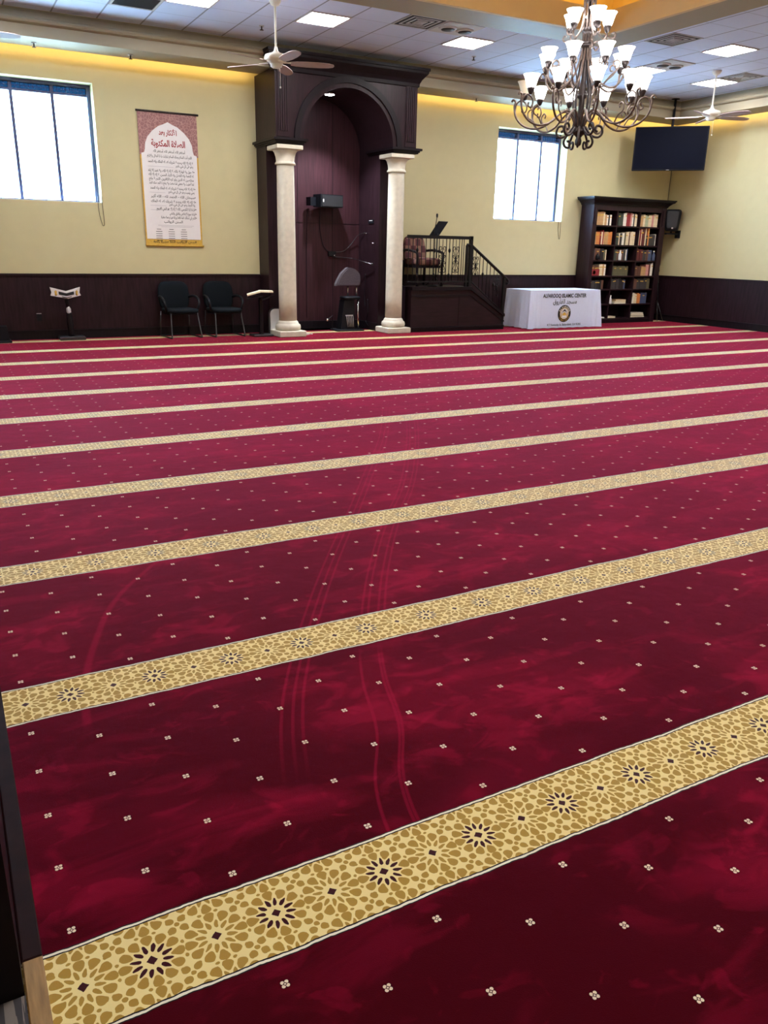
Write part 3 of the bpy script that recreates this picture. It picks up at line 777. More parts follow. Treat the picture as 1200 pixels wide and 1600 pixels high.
MB().tube([(.17, .13, .01), (.24, -.12, -.035), (.28, -.42, -.075)], .008).build('front_arm', 'chrome', e)
MB().ball((.285, -.44, -.078), .022).build('microphone_head', 'gun', e)
e = empty('wall_plate', (7.034, 13.55, 1.90), 0, 'thin switch plate with white strip on the right niche wall', 'wall plate')
MB().box(-.012, -.10, -.03, 0, .10, .03).build('plate', 'black', e); MB().box(-.016, -.06, .012, -.012, .06, .022).build('strip', 'plastic_w', e)
for z, y, lab in ((1.70, 13.70, 'small silver hook on the niche side wall below the switch plate'), (1.53, 13.39, 'small silver hook on the niche side wall nearest the right column')):
    o = MB().tube([(7.034, y, z), (6.985, y, z)], .006).ball((6.98, y, z), .014).build('wall_hook', 'chrome'); tag(o, lab, 'hook', 'silver hooks on the niche wall')
e = empty('stool', (6.55, 13.52, 0), 0, 'dark padded backrest stool on chrome posts standing inside the niche', 'stool')
dome = [(-.25, .79), (.20, .79)] + [(.235 - .0*k, .82+.10*k/3) for k in range(3)] + [(.235*math.cos(a)*1.0+0*a, .92+.19*math.sin(a)) for a in [PI*k/14*.5+.2 for k in range(14)]] + [(-.06, 1.08), (-.14, 1.01), (-.21, .90), (-.25, .82)]
mb = MB(); mb.prism(dome, -.05, .04); mb.prism([(a*.9, .94+(b-.94)*.9) for a, b in dome], -.068, -.05); mb.build('backrest', 'mauve', e)
for x in (.0, .175): MB().tube([(x, -.01, .60), (x, -.01, .80)], .013).build('post', 'chrome', e)
MB().pillow((.04, -.02, .585), .17, .15, .03, .5, .5).build('seat', 'black', e)
MB().tube([(.165, -.10, .03), (.165, -.10, .58)], .018).build('front_leg', 'chrome', e)
MB().prism([(-.17, .03), (.12, .03), (.10, .55), (-.10, .55)], -.08, .12).build('cabinet', 'black', e)
mb = MB()
for k in range(5): mb.tube([(-.06+k*.032, -.09, .27), (-.035+k*.028, -.10, .07)], .005, 6)
mb.box(-.08, -.095, .265, .07, -.085, .285); mb.build('cable_rack', 'ventw', e)
MB().box(-.28, -.17, 0, .26, .16, .03, bev=.008).build('base', 'black', e)
e = empty('floor_microphone', (6.18, 13.60, 0), 0, 'small silver ball ended microphone stub near the niche floor', 'microphone')
MB().tube([(.10, 0, .005), (.11, 0, .27), (0, -.03, .20)], .008).build('stem', 'gun', e); MB().ball((-.01, -.03, .195), .026).build('ball', 'chrome', e)

# ------------------------------------------------------------ left of the mihrab
def guest_chair(x, y, rz, label):
    c = empty('office_chair', (x, y, 0), rz, label, 'chair', 'black guest chairs against the wainscot')
    MB().pillow((0, -.02, .42), .255, .25, .042, .5, .35, fn=lambda p: Vector((p.x, p.y, p.z - .25*p.x*p.x*0 + .06*max(0, abs(p.x)-.12)))).build('seat', 'fabric', c)
    def bk(p): return Vector((p.x*(1 - .10*max(0, -p.z)/.24 - .06*max(0, p.z)/.24), p.y + .10*p.z + .35*p.x*p.x*-1, p.z))
    MB().pillow((0, .255, .64), .265, .045, .235, .5, .42, fn=bk).build('backrest', 'fabric', c)
    for s in (-1, 1):
        MB().tube(spline([(s*.245, .22, .62), (s*.285, .10, .645), (s*.295, -.06, .62), (s*.29, -.14, .55), (s*.27, -.13, .46), (s*.24, -.08, .41)], 5), .022, 8).build('armrest', 'black', c)
        MB().tube(spline([(s*.22, -.20, .40), (s*.245, -.27, .10), (s*.25, -.285, .03), (s*.25, -.26, .014), (s*.25, .05, .014), (s*.25, .26, .014)], 5), .0125, 8).build('sled_leg', 'gun', c)
        MB().tube([(s*.25, .26, .014), (s*.235, .22, .40)], .0115, 8).build('rear_leg', 'gun', c)
    MB().box(-.22, -.20, .365, .22, .2, .385).tube([(-.25, .26, .014), (.25, .26, .014)], .0115).build('underframe', 'black', c)
    return c
c = guest_chair(3.43, 13.36, .10, 'black padded guest chair under the banner, left of the pair')
dup(c, (4.17, 13.36, 0), .06, 'black padded guest chair next to the open book stand')

e = empty('book_stand', (4.725, 13.08, 0), 0, 'dark pedestal stand with tilted tray holding an open book', 'book stand')
MB().box(-.17, -.13, 0, .17, .13, .035, bev=.008).build('base', 'gun', e)
MB().box(-.028, -.028, .035, .028, .028, .60).build('post', 'darkwood', e)
mb = MB().obox((-.10, 0, .635), (.13, 0, .03), (.05, .15, 0), (-.004, .0, .010)).obox((.11, -.02, .635), (.10, 0, .035), (.03, .12, 0), (-.004, 0, .01))
mb.build('tray', 'darkwood', e); MB().tube([(0, 0, .58), (0, 0, .63)], .03, 10).build('swivel', 'iron', e)
e = empty('open_book', (4.725, 13.08, .675), 0, 'open book with pale pages lying on the tilted tray stand', 'book')
MB().obox((-.12, -.01, .03), (.115, 0, .028), (.05, .15, 0), (-.003, 0, .012)).build('left_pages', 'pages', e)
MB().obox((.10, .01, .055), (.12, 0, -.004), (.04, .14, .0), (.0, 0, .012)).build('right_pages', 'pages', e)

e = empty('book_stand', (1.755, 13.50, 0), 0, 'pedestal stand with V shaped white top in front of the wainscot', 'book stand')
MB().box(-.19, -.13, 0, .19, .13, .055, bev=.01).build('base', 'gun', e)
MB().tube(spline([(.0, 0, .055), (-.005, 0, .3), (-.008, 0, .46)], 5), [.045]*6+[.04]*5, 10).build('post', 'darkwood', e)
MB().lathe([(.02, -.07), (.036, -.03), (.034, .02), (.014, .06)], (-.01, -.01, .45), 12).build('pole_cap', 'ventw', e)
MB().tube([(-.008, 0, .46), (-.03, 0, .62)], .028, 10).build('upper_post', 'darkwood', e)
mb = MB(); ink = MB()
zz = .69
wing = [(-.29, .075), (-.05, .03), (0.0, .0), (.05, .03), (.265, .075)]
top = [(-.30, .125), (0, .055), (.27, .125), (.25, .03), (.275, -.02), (.02, -.075), (-.30, -.02), (-.275, .035)]
MB().prism([(a*.76-.03, zz+b*.85) for a, b in top], -.10, -.06, M4=Matrix.Identity(4)).build('cover', 'paper', e)
ink.prism([(-.14, zz+.045), (-.03, zz+.016), (.08, zz+.045), (.08, zz-.003), (-.03, zz-.024), (-.14, zz-.003)], -.104, -.1)
ink.prism([(-.095, zz-.029), (-.03, zz-.043), (.04, zz-.029), (.04, zz-.041), (-.03, zz-.054), (-.095, zz-.041)], -.104, -.1)
ink.build('printed_band', 'ink', e)
g = MB()
for s in (-1, 1):
    g.lathe([(.004, -.04), (.02, -.02), (.012, .0), (.02, .02), (.004, .04)], (-.03+s*.15, -.1, zz+.02), 8)
g.build('gold_ornament', 'gold_ink', e)
# small things by the left column
e = empty('folding_chair', (5.08, 13.235, 0), 0, 'white rounded seat shell with dark rim leaning behind the left column', 'seat')
def rr(w, h, r, n=6):
    out = [(-w, 0), (w, 0)]
    for k in range(n+1): out.append((w-r+r*math.sin(PI/2*(1-k/n)), h-r+r*math.cos(PI/2*(1-k/n))))
    for k in range(n+1): out.append((-w+r-r*math.sin(PI/2*k/n), h-r+r*math.cos(PI/2*k/n)))
    return out
MB().prism(rr(.14, .43, .09), -.025, -.005).build('shell', 'plastic_w', e)
MB().prism([(a*1.12-.008, b*1.03) for a, b in rr(.14, .43, .09)], -.005, .013).build('rim', 'gun', e)
e = empty('power_adapter', (5.52, 13.02, 0), .4, 'small white power adapter on the carpet right of the left column', 'adapter')
MB().box(-.05, -.03, 0, .05, .03, .035, bev=.006).build('body', 'plastic_w', e); MB().tube(spline([(.05, 0, .015), (.12, -.03, .008), (.16, .03, .008)], 4), .005).build('lead', 'plastic_w', e)
e = empty('outlet', (1.33, YB-.027, .335), 0, 'dark wall outlet on the wainscot left of the V topped stand', 'outlet')
MB().box(-.035, -.006, -.055, .035, 0, .055).build('plate', 'black', e); MB().box(-.035, -.010, .052, .035, 0, .060).build('cover_lip', 'ventw', e)
e = empty('waste_bin', (.72, 13.42, 0), 0, 'dark narrow bin on the carpet at the far left edge', 'bin')
MB().prism([(-.13, 0), (.15, 0), (.13, .06), (.115, .24), (-.11, .24)], -.12, .12).build('body', 'black', e)
MB().box(-.14, -.13, 0, .16, .13, .035, bev=.008).build('foot', 'black', e)
# ------------------------------------------------------------ banner
BX, BZ0, BZ1, BW = 3.50, 1.425, 3.385, .46
e = empty('banner', (BX, YB-.02, BZ0), 0, 'long hanging banner with Arabic text under a mauve arch', 'banner')
H = BZ1-BZ0
MB().box(-BW, 0, 0, BW, .008, H).build('sheet', 'border', e)
MB().tube([(-BW-.02, .0, H), (BW+.03, .0, H)], .016, 8).build('top_rod', 'bronzed', e)
MB().tube([(-BW-.0, .0, 0), (BW+.02, .0, 0)], .014, 8).build('bottom_rod', 'gold_ink', e)
P = [(-.435, .10), (.435, .10), (.435, H-.60), (.39, H-.585), (.375, H-.53), (.365, H-.45), (.325, H-.36), (.25, H-.275), (.15, H-.20), (.07, H-.17), (0, H-.135)]
P = P + [(-a, b) for a, b in reversed(P[2:-1])]
MB().prism(P, -.004, 0).build('arched_panel', 'paper', e)
MB().box(-BW+.002, -.003, .004, BW-.002, 0, .095).box(-BW+.002, -.003, .095, -.435, 0, H-.62).box(.435, -.003, .095, BW-.002, 0, H-.62).build('gold_border', 'gold_ink', e)
tx = MB(); y = -.006
put_text(tx, arabic('الأذكار بعد'), .10, -.01, H-.32, y, bold=.003, width=.28)
put_text(tx, arabic('الصلاة المكتوبة'), .125, -.01, H-.485, y, bold=.0036, width=.53)
tx.build('red_title', 'red_ink', e)
tx = MB()
rows = [(.565, 'أستغفر الله، أستغفر الله، أستغفر الله', .50, 'C'), (.635, 'اللهم أنت السلام ومنك السلام تباركت يا ذا الجلال والإكرام', .70, 'C'), (.715, 'لا إله إلا الله وحده لا شريك له، له الملك وله الحمد', .71, 'R'), (.765, 'وهو على كل شيء قدير', .28, 'R'),
        (.845, 'لا حول ولا قوة إلا بالله، لا إله إلا الله، ولا نعبد إلا إياه', .71, 'R'), (.905, 'له النعمة وله الفضل وله الثناء الحسن، لا إله إلا الله', .71, 'R'), (.965, 'مخلصين له الدين ولو كره الكافرون. اللهم لا مانع', .71, 'R'), (1.025, 'لما أعطيت ولا معطي لما منعت ولا ينفع ذا الجد منك الجد', .71, 'R'),
        (1.10, 'لا إله إلا الله وحده لا شريك له، له الملك وله الحمد', .70, 'R'), (1.15, 'يحيي ويميت وهو على كل شيء قدير', .42, 'R'), (1.225, 'سبحان الله - الحمد لله - الله أكبر', .70, 'R'),
        (1.295, 'لا إله إلا الله وحده لا شريك له، له الملك', .70, 'R'), (1.34, 'وله الحمد وهو على كل شيء قدير', .42, 'R'), (1.405, 'قراءة آية الكرسي: الله لا إله إلا هو الحي القيوم', .62, 'R'), (1.475, 'قراءة سورة الإخلاص والفلق والناس', .42, 'R'), (1.535, 'اللهم إني أسألك علما نافعا ورزقا طيبا وعملا متقبلا', .56, 'R'), (1.60, 'السنن الرواتب', .30, 'C')]
for (dz, s, w, al) in rows:
    put_text(tx, arabic(s), .052, .365 if al == 'R' else 0, H-dz-.01, y, al, bold=.0007, width=w)
    if al == 'R' and dz in (.845, 1.10, 1.225, 1.295, 1.405, 1.475, 1.535): tx.box(.370, y, H-dz, .382, y+.001, H-dz+.014)
for k in range(3):
    for j in range(6):
        w = .10 if j else .07
        tx.box(-.24+k*.2-w/2, y, H-1.715-j*.034, -.24+k*.2+w/2, y+.001, H-1.708-j*.034)
tx.build('black_lettering', 'ink', e)
tx = MB()
for (dz, x0, x1) in ((.785, -.35, .05), (1.165, -.35, -.10), (1.36, -.35, -.10), (1.425, -.35, .35), (1.655, -.25, .33), (1.675, -.2, .3)): tx.box(x0, y, H-dz, x1, y+.001, H-dz+.006)
tx.build('small_print', 'ventw', e)
tx = MB(); put_text(tx, arabic('السنن الرواتب اثنتا عشرة ركعة'), .04, .36, .045, y, 'R', bold=.001, width=.70)
tx.build('footer_lettering', 'ink', e)

# blind cords
for (x, lab) in ((2.36, 'thin looped blind cord hanging below the left window'), (11.45, 'thin looped blind cord hanging below the right window')):
    o = MB().tube(spline([(x, YB-.01, 2.12), (x+.0, YB-.015, 1.9), (x+.03, YB-.015, 1.73), (x+.05, YB-.015, 1.70), (x+.065, YB-.015, 1.76), (x+.055, YB-.01, 2.12)], 6), .004, 5).build('blind_cord', 'bronzed')
    tag(o, lab, 'blind cord', 'blind cords')

# ------------------------------------------------------------ table with printed cloth
TXC, TYC = 10.93, 13.04
e = empty('folding_table', (TXC, TYC, 0), 0, 'folding table wholly covered by the white printed cloth', 'table')
MB().box(-.86, -.36, .69, .86, .36, .72).build('tabletop', 'plastic_w', e)
for sx in (-1, 1):
    for sy in (-1, 1): MB().tube([(sx*.72, sy*.28, 0), (sx*.72, sy*.28, .69)], .016).build('leg', 'gun', e)
e = empty('tablecloth', (TXC, TYC, 0), 0, 'white printed cloth reading ALFAROOQ ISLAMIC CENTER draped over the table', 'tablecloth')
mb = MB(); hx, hy, zt = .885, .385, .735; Np = 40; Mp = 18; rows_ = 9
per = []
for k in range(Np): per.append((-hx+2*hx*k/Np, -hy, 0, -1))
for k in range(Mp): per.append((hx, -hy+2*hy*k/Mp, 1, 0))
for k in range(Np): per.append((hx-2*hx*k/Np, hy, 0, 1))
for k in range(Mp): per.append((-hx, hy-2*hy*k/Mp, -1, 0))
vs = []; fs = []; T = len(per)
for r in range(rows_+1):
    t = r/rows_
    for k, (x, y, nx, ny) in enumerate(per):
        dc = min(abs(abs(x)-hx)+abs(abs(y)-hy), .5)
        corner = math.exp(-(dc/.14)**2)
        if dc < 1e-6: nx, ny = math.copysign(.75, x), math.copysign(.75, y)
        on_side = abs(nx) > .9
        amp = (.004 if not on_side else .018)*t + corner*.03*t
        fl = .015*t + corner*.055*t + amp*math.sin(k*1.9)
        if abs(ny) > .9 and y < 0 and abs(x) < .6: fl = .015*t
        z = zt - t*(zt-.012) - (0 if t < 1 else .004*math.sin(k*1.3))
        vs.append((x+nx*fl, y+ny*fl, z - .012*(1 if t == 0 else 0)*0))
for r in range(rows_):
    for k in range(T): fs.append((r*T+k, r*T+(k+1) % T, (r+1)*T+(k+1) % T, (r+1)*T+k))
fs.append(list(reversed(range(T))))
mb.add(vs, fs, 0, False); o = mb.build('cloth', 'cloth', e)
tx = MB(); fy = lambda z: -hy - .015*(1-z/zt) - .006
put_text(tx, 'ALFAROOQ ISLAMIC CENTER', .10, -.03, .595, fy(.6), bold=.003, width=1.10)
put_text(tx, arabic('مسجد الفاروق'), .13, -.02, .475, fy(.48)-.001, bold=.001, width=.60)
put_text(tx, '417 Kentucky St. Bakersfield, CA 93305', .055, -.01, .055, fy(.05)-.001, bold=.0008, width=.86)
tx.build('lettering', 'ink', e)
em = MB(); ec = (-.02, .285)
def disc(r, y, mi=0, n=32, sx=1): em.add([(ec[0]+sx*r*math.cos(2*PI*k/n), y, ec[1]+r*math.sin(2*PI*k/n)) for k in range(n)], [list(range(n))], mi)
y0 = fy(.285)-.001
disc(.165, y0, 0); disc(.112, y0-.002, 1); disc(.104, y0-.003, 2)
# dome and two small towers
em.add([(ec[0]+.05*math.cos(PI*k/10), y0-.005, ec[1]-.035+.06*math.sin(PI*k/10)) for k in range(11)], [list(range(11))], 1)
em.add([(ec[0]-.055, y0-.005, ec[1]-.075), (ec[0]+.055, y0-.005, ec[1]-.075), (ec[0]+.055, y0-.005, ec[1]-.038), (ec[0]-.055, y0-.005, ec[1]-.038)], [(0, 1, 2, 3)], 3)
for s in (-1, 1): em.add([(ec[0]+s*.075-.01, y0-.005, ec[1]-.06), (ec[0]+s*.075+.01, y0-.005, ec[1]-.06), (ec[0]+s*.075+.01, y0-.005, ec[1]+.0), (ec[0]+s*.075, y0-.005, ec[1]+.02), (ec[0]+s*.075-.01, y0-.005, ec[1]+.0)], [(0, 1, 2, 3, 4)], 1)
em.add([(ec[0]-.06, y0-.005, ec[1]+.03), (ec[0], y0-.005, ec[1]+.085), (ec[0]+.06, y0-.005, ec[1]+.03), (ec[0], y0-.005, ec[1]+.05)], [(0, 1, 2, 3)], 0)
word = 'ALFAROOQ'
for i, ch in enumerate(word):
    an = PI*(.86-.72*i/(len(word)-1)); v_, f_, w_ = text_mesh(ch, .045, .001)
    R = Matrix.Rotation(an-PI/2, 2)
    q = []
    for v in v_:
        p = R @ Vector((v.x-w_/2, v.y)); q.append((ec[0]+.118*math.cos(an)+p.x, y0-.004, ec[1]+.118*math.sin(an)+p.y))
    em.add(q, f_, 3)
word = 'ISLAMIC CENTER'
for i, ch in enumerate(word):
    if ch == ' ': continue
    an = PI*(1.16+.68*i/(len(word)-1)); v_, f_, w_ = text_mesh(ch, .032, .0005); R = Matrix.Rotation(an+PI/2, 2); q = []
    for v in v_:
        p = R @ Vector((v.x-w_/2, v.y)); q.append((ec[0]+.148*math.cos(an)+p.x, y0-.004, ec[1]+.148*math.sin(an)+p.y))
    em.add(q, f_, 1)
em.build('emblem', ['ink', 'gold_ink', 'ventw', 'paper'], e, weld=False)

# ------------------------------------------------------------ bookcase and books
BX0, BX1, BYF = 12.0, 14.05, 13.30
e = empty('bookcase', (BX0, BYF, 0), 0, 'tall dark wooden bookcase full of books in the corner', 'bookcase')
BWd = BX1-BX0; D = YB-.05-BYF; TH = 2.38
MB().box(0, 0, 0, .06, D, TH).build('side_panel', 'wood', e); MB().box(BWd-.06, 0, 0, BWd, D, TH).build('side_panel', 'wood', e)
MB().box(.06, D-.02, 0, BWd-.06, D, TH).build('back', 'darkwood', e); MB().box(.06, 0, TH-.05, BWd-.06, D-.02, TH).build('top', 'wood', e)
MB().box(-.0, -.025, 0, .11, 0, TH).build('stile', 'wood', e); MB().box(BWd-.13, -.025, 0, BWd, 0, TH).build('stile', 'wood', e)
for xx in (.055, BWd-.065): MB().box(xx-.03, -.045, 2.0, xx+.03, -.025, 2.32).build('corbel', 'wood', e)
MB().box(.11, -.02, TH-.10, BWd-.13, 0, TH).build('header', 'wood', e)
cp = [(0, 2.38), (.02, 2.385), (.03, 2.41), (.08, 2.46), (.12, 2.48), (.125, 2.50), (.14, 2.505), (.14, 2.53), (0, 2.53)]
mb = MB(); vs = []; fs = []; n = len(cp)
for (d, z) in cp: vs += [(-d, D, z), (-d, -d-.02, z), (BWd+d, -d-.02, z), (BWd+d, D, z)]
for i in range(n):
    for k in range(3): fs.append((i*4+k, i*4+k+1, ((i+1) % n)*4+k+1, ((i+1) % n)*4+k))
fs += [[i*4 for i in range(n)], [i*4+3 for i in reversed(range(n))]]; mb.add(vs, fs)
mb.box(-.02, 0, 2.38, BWd+.02, D, 2.40); mb.build('crown', 'darkwood', e)
SH = [1.99, 1.61, 1.30, .985, .71, .40, .10]
for z in SH: MB().box(.06, .005, z-.028, BWd-.06, D-.02, z).build('shelf', 'wood', e)
MB().box(.11, -.03, 0, BWd-.13, 0, .075).build('toe_board', 'darkwood', e)
cw = (BWd-.12-.05)/3
for k in (1, 2): MB().box(.06+k*cw+(k-1)*.025, .008, .10, .06+k*cw+k*.025, D-.02, TH-.05).build('divider', 'wood', e)
BOOKC = {'cream': (225, 208, 176), 'tan': (190, 150, 105), 'white': (232, 226, 214), 'red': (140, 38, 48), 'dark green': (52, 62, 56), 'orange': (205, 130, 70), 'brown': (98, 66, 56), 'dark red': (92, 36, 40), 'dark grey': (58, 56, 60), 'black': (34, 32, 38), 'blue': (70, 82, 112), 'pink': (200, 140, 135), 'pale green': (170, 178, 150), 'gold': (186, 148, 82), 'olive': (92, 88, 66)}
for k, c in BOOKC.items(): M['bk '+k] = mat('book cover '+k, srgb(*c), .55, noise=.15, nscale=40)
ORD = ['first', 'second', 'third', 'fourth', 'fifth', 'sixth', 'seventh', 'eighth', 'ninth', 'tenth', 'eleventh', 'twelfth', 'thirteenth', 'fourteenth']
RN = ['top', 'second', 'third', 'fourth', 'fifth', 'sixth', 'bottom']; CN = ['left', 'middle', 'right']
def book_mesh(w, h, d, mt):
    mb = MB().box(0, 0, 0, .004, d, h).box(w-.004, 0, 0, w, d, h).box(.004, 0, 0, w-.004, .006, h).box(.004, .008, .006, w-.004, d-.006, h-.006, 1)
    mb.box(.0, -.0015, h*.72, w, 0, h*.80, 2 if random.random() < .5 else 0)
    return mb.build('book', [mt, 'pages', 'gold_ink'])
def fill(row, col, x0, spec):
    x = BX0+.06+col*(cw+.025)+x0; idx = 0; z = SH[row]
    for (c, n, w, h) in spec:
        for k in range(n):
            ww = w*random.uniform(.85, 1.15); hh = h*random.uniform(.94, 1.04)
            o = book_mesh(ww-.002, hh, .19, 'bk '+c); o.location = (x, BYF+.035+random.uniform(0, .012), z)
            tag(o, f"{c} book, {ORD[idx]} from left in the bookcase's {RN[row]} row {CN[col]} compartment", 'book', 'books standing in the bookcase')
            x += ww; idx += 1
C = fill
C(0, 0, .06, [('cream', 1, .05, .27), ('tan', 3, .06, .26), ('cream', 1, .04, .25), ('tan', 1, .05, .22), ('white', 1, .05, .21), ('black', 1, .04, .21), ('white', 1, .045, .22)])
C(0, 1, .05, [('dark green', 3, .045, .25), ('white', 2, .045, .26), ('red', 2, .055, .27), ('pink', 1, .05, .27), ('white', 1, .04, .25), ('dark grey', 1, .03, .24), ('cream', 2, .04, .25)])
C(0, 2, .02, [('tan', 2, .05, .22), ('cream', 1, .05, .24), ('pale green', 2, .05, .22), ('cream', 2, .05, .24), ('pink', 1, .05, .24), ('cream', 2, .06, .26)])
C(1, 0, .02, [('cream', 1, .04, .22), ('tan', 2, .045, .25), ('orange', 2, .05, .26), ('red', 1, .03, .25), ('cream', 1, .04, .26), ('red', 1, .03, .27), ('tan', 3, .045, .25), ('orange', 2, .05, .25)])
C(1, 1, .03, [('dark green', 2, .045, .22), ('cream', 1, .03, .24), ('dark grey', 1, .05, .24), ('white', 2, .035, .25), ('olive', 1, .05, .25), ('cream', 2, .04, .26), ('brown', 1, .03, .25), ('cream', 3, .05, .27)])
C(1, 2, .01, [('cream', 1, .04, .30), ('red', 1, .035, .33), ('cream', 1, .03, .34), ('dark red', 2, .05, .35), ('cream', 1, .035, .34), ('black', 1, .04, .22), ('orange', 1, .05, .36), ('dark grey', 4, .045, .22), ('white', 1, .02, .24)])
C(2, 0, .03, [('dark grey', 2, .05, .20), ('brown', 3, .055, .23), ('black', 2, .05, .22), ('olive', 1, .05, .21), ('cream', 1, .025, .21)])
C(2, 1, .02, [('dark green', 2, .04, .22), ('brown', 3, .06, .21), ('dark grey', 2, .04, .22), ('white', 1, .03, .23), ('blue', 1, .04, .23)])
C(2, 2, .03, [('dark red', 4, .045, .24), ('dark grey', 2, .05, .22), ('brown', 2, .04, .23), ('blue', 2, .05, .22)])
C(3, 0, .02, [('tan', 2, .045, .18), ('brown', 5, .04, .20), ('cream', 2, .05, .23), ('tan', 1, .05, .24), ('white', 1, .05, .24)])
C(3, 1, .02, [('olive', 9, .05, .19)])
C(3, 2, .02, [('brown', 4, .045, .20), ('tan', 3, .045, .19), ('pink', 2, .045, .24), ('dark red', 1, .04, .24), ('white', 2, .035, .26)])
C(4, 0, .02, [('dark grey', 5, .05, .17), ('black', 3, .05, .18), ('brown', 1, .05, .18)])
C(4, 1, .02, [('dark grey', 5, .05, .21), ('black', 3, .04, .21), ('blue', 1, .04, .2)])
C(4, 2, .02, [('brown', 2, .05, .21), ('dark grey', 6, .05, .22), ('olive', 2, .045, .22)])
C(5, 2, .02, [('white', 2, .03, .22), ('cream', 2, .05, .21), ('orange', 2, .05, .21), ('blue', 3, .06, .22)])
def flat(x, y, z, w, d, h, c, label):
    o = MB().box(0, 0, 0, w, d, .004).box(0, 0, h-.004, w, d, h).box(0, .0, .004, .005, d, h-.004).box(.006, .003, .004, w-.004, d-.004, h-.004, 1).build('book', ['bk '+c, 'pages'])
    o.location = (x, y, z); tag(o, label, 'book', 'books lying flat in the bookcase')
cx0 = lambda c: BX0+.06+c*(cw+.025)
for k in range(3): flat(cx0(1)+.16+.02*k, BYF+.03, SH[5]+k*.03, .34-.02*k, .2, .028, ('white', 'cream', 'tan')[k], ('white flat book at the bottom of the pile in the sixth bookcase row', 'cream flat book in the middle of the pile in the sixth bookcase row', 'tan flat book on top of the pile in the sixth bookcase row')[k])
flat(cx0(1)+.30, BYF+.02, SH[4], .22, .1, .025, 'white', 'white flat book in the fifth bookcase row, middle compartment front') if False else None
for k in range(3): flat(cx0(2)+.03+.01*k, BYF+.03, SH[6]+k*.035, .42-.03*k, .22, .032, ('olive', 'cream', 'white')[k], ('olive flat book at the bottom of the pile on the lowest bookcase shelf', 'cream flat book in the middle of the pile on the lowest bookcase shelf', 'white flat book on top of the pile on the lowest bookcase shelf')[k])
flat(cx0(1)+.02, BYF+.03, SH[6], .22, .16, .035, 'cream', 'cream flat book alone on the lowest bookcase shelf, middle compartment')
flat(cx0(0)+.40, BYF+.03, SH[6], .18, .15, .025, 'white', 'white flat book alone on the lowest bookcase shelf, left compartment')
def bottle(x, z, s, cm, label):
    b_ = empty('bottle', (x, BYF+.015, z), 0, label, 'bottle')
    MB().lathe([(.026*s, 0), (.028*s, .01), (.028*s, .10*s), (.012*s, .13*s), (.011*s, .15*s)], n=14).build('body', cm, b_)
    MB().lathe([(.013*s, .15*s), (.013*s, .172*s)], n=12).build('cap', 'white', b_)
bottle(cx0(1)+.17, SH[2], 1.2, 'plastic_w', 'white bottle in front of the books, third bookcase row middle')
bottle(cx0(1)+.03, SH[5], 1.05, 'plastic_w', 'small white bottle beside the flat pile, sixth bookcase row')
bottle(cx0(2)+.50, SH[2], 1.2, 'bk blue', 'blue bottle in front of the books, third bookcase row right')
bottle(cx0(0)+.05, SH[2], .75, 'plastic_w', 'tiny white bottle at the left end of the third bookcase row')
b_ = empty('box', (cx0(0)+.04, BYF+.006, SH[3]), 0, 'small red and gold box in front of books, fourth bookcase row', 'box')
MB().box(0, 0, 0, .24, .028, .13, bev=.004).build('carton', 'bk red', b_); MB().lathe([(.04, -.002), (.04, 0)], (.10, -.0, .065), 16, M4=Matrix.Rotation(PI/2, 4, 'X')).build('gold_label', 'bk gold', b_)
b_ = empty('figurine', (cx0(0)+.20, BYF+.016, SH[2]), 0, 'round black ornament in front of books, third bookcase row left', 'ornament')
MB().lathe([(.02, 0), (.04, .015), (.052, .05), (.045, .09), (.02, .11), (.015, .13)], (0, .0, 0), 14).build('body', 'black', b_)
# paper scrap on top of the bookcase and pole beside it
o = MB().box(12.1, 13.35, 2.532, 12.5, 13.6, 2.545).build('paper_sheet', 'paper'); tag(o, 'white papers lying on top of the bookcase crown', 'paper')
e = empty('microphone_stand', (14.27, 13.38, 0), 0, 'black folded microphone stand leaning right of the bookcase', 'microphone stand')
MB().tube([(0, 0, .02), (-.02, .1, 1.05)], .011).build('pole', 'iron', e); MB().lathe([(.012, -.04), (.02, 0), (.012, .05)], (-.02, .1, 1.09), 10).build('clip', 'black', e)
mb = MB()
for a in (-2.2, -.6, .9): mb.tube([(-.01, .05, .45), (.14*math.cos(a), .12*math.sin(a), .008)], .008)
mb.build('tripod', 'gun', e)
# speaker on right wall
e = empty('loudspeaker', (14.27, 13.28, 2.14), 0, 'black loudspeaker on a wall bracket right of the bookcase', 'loudspeaker')
def spk(p): return Vector((p.x*(1+.12*p.z/.22), p.y*(1+.10*p.z/.22), p.z))
RZ = Matrix.Rotation(-.85, 3, 'Z')
MB().pillow((0, 0, 0), .16, .14, .225, .3, .35, fn=lambda p: RZ @ spk(p)).build('cabinet', 'black', e)
MB().pillow((0, 0, 0), .12, .02, .18, .35, .3, fn=lambda p: RZ @ (spk(p)+Vector((0, -.135, .01)))).build('grille', 'grille', e)
MB().obox(RZ @ Vector((.02, -.150, -.16)), RZ @ Vector((.018, 0, 0)), RZ @ Vector((0, .012, 0)), (0, 0, .014)).build('badge', 'chrome', e)
MB().box(-.16, -.03, -.29, .21, .03, -.255).box(.19, -.06, -.36, .225, .06, -.20).tube([(0, 0, -.27), (0, 0, -.21)], .02).build('bracket', 'black', e)
onwall('cable', 'thin cable running down the room corner above the bookcase', 'cable', [(14.47, 13.67, 4.0), (14.475, 13.675, 3.2), (14.475, 13.675, 2.2), (14.475, 13.675, 1.2)], .006, 'bronzed')
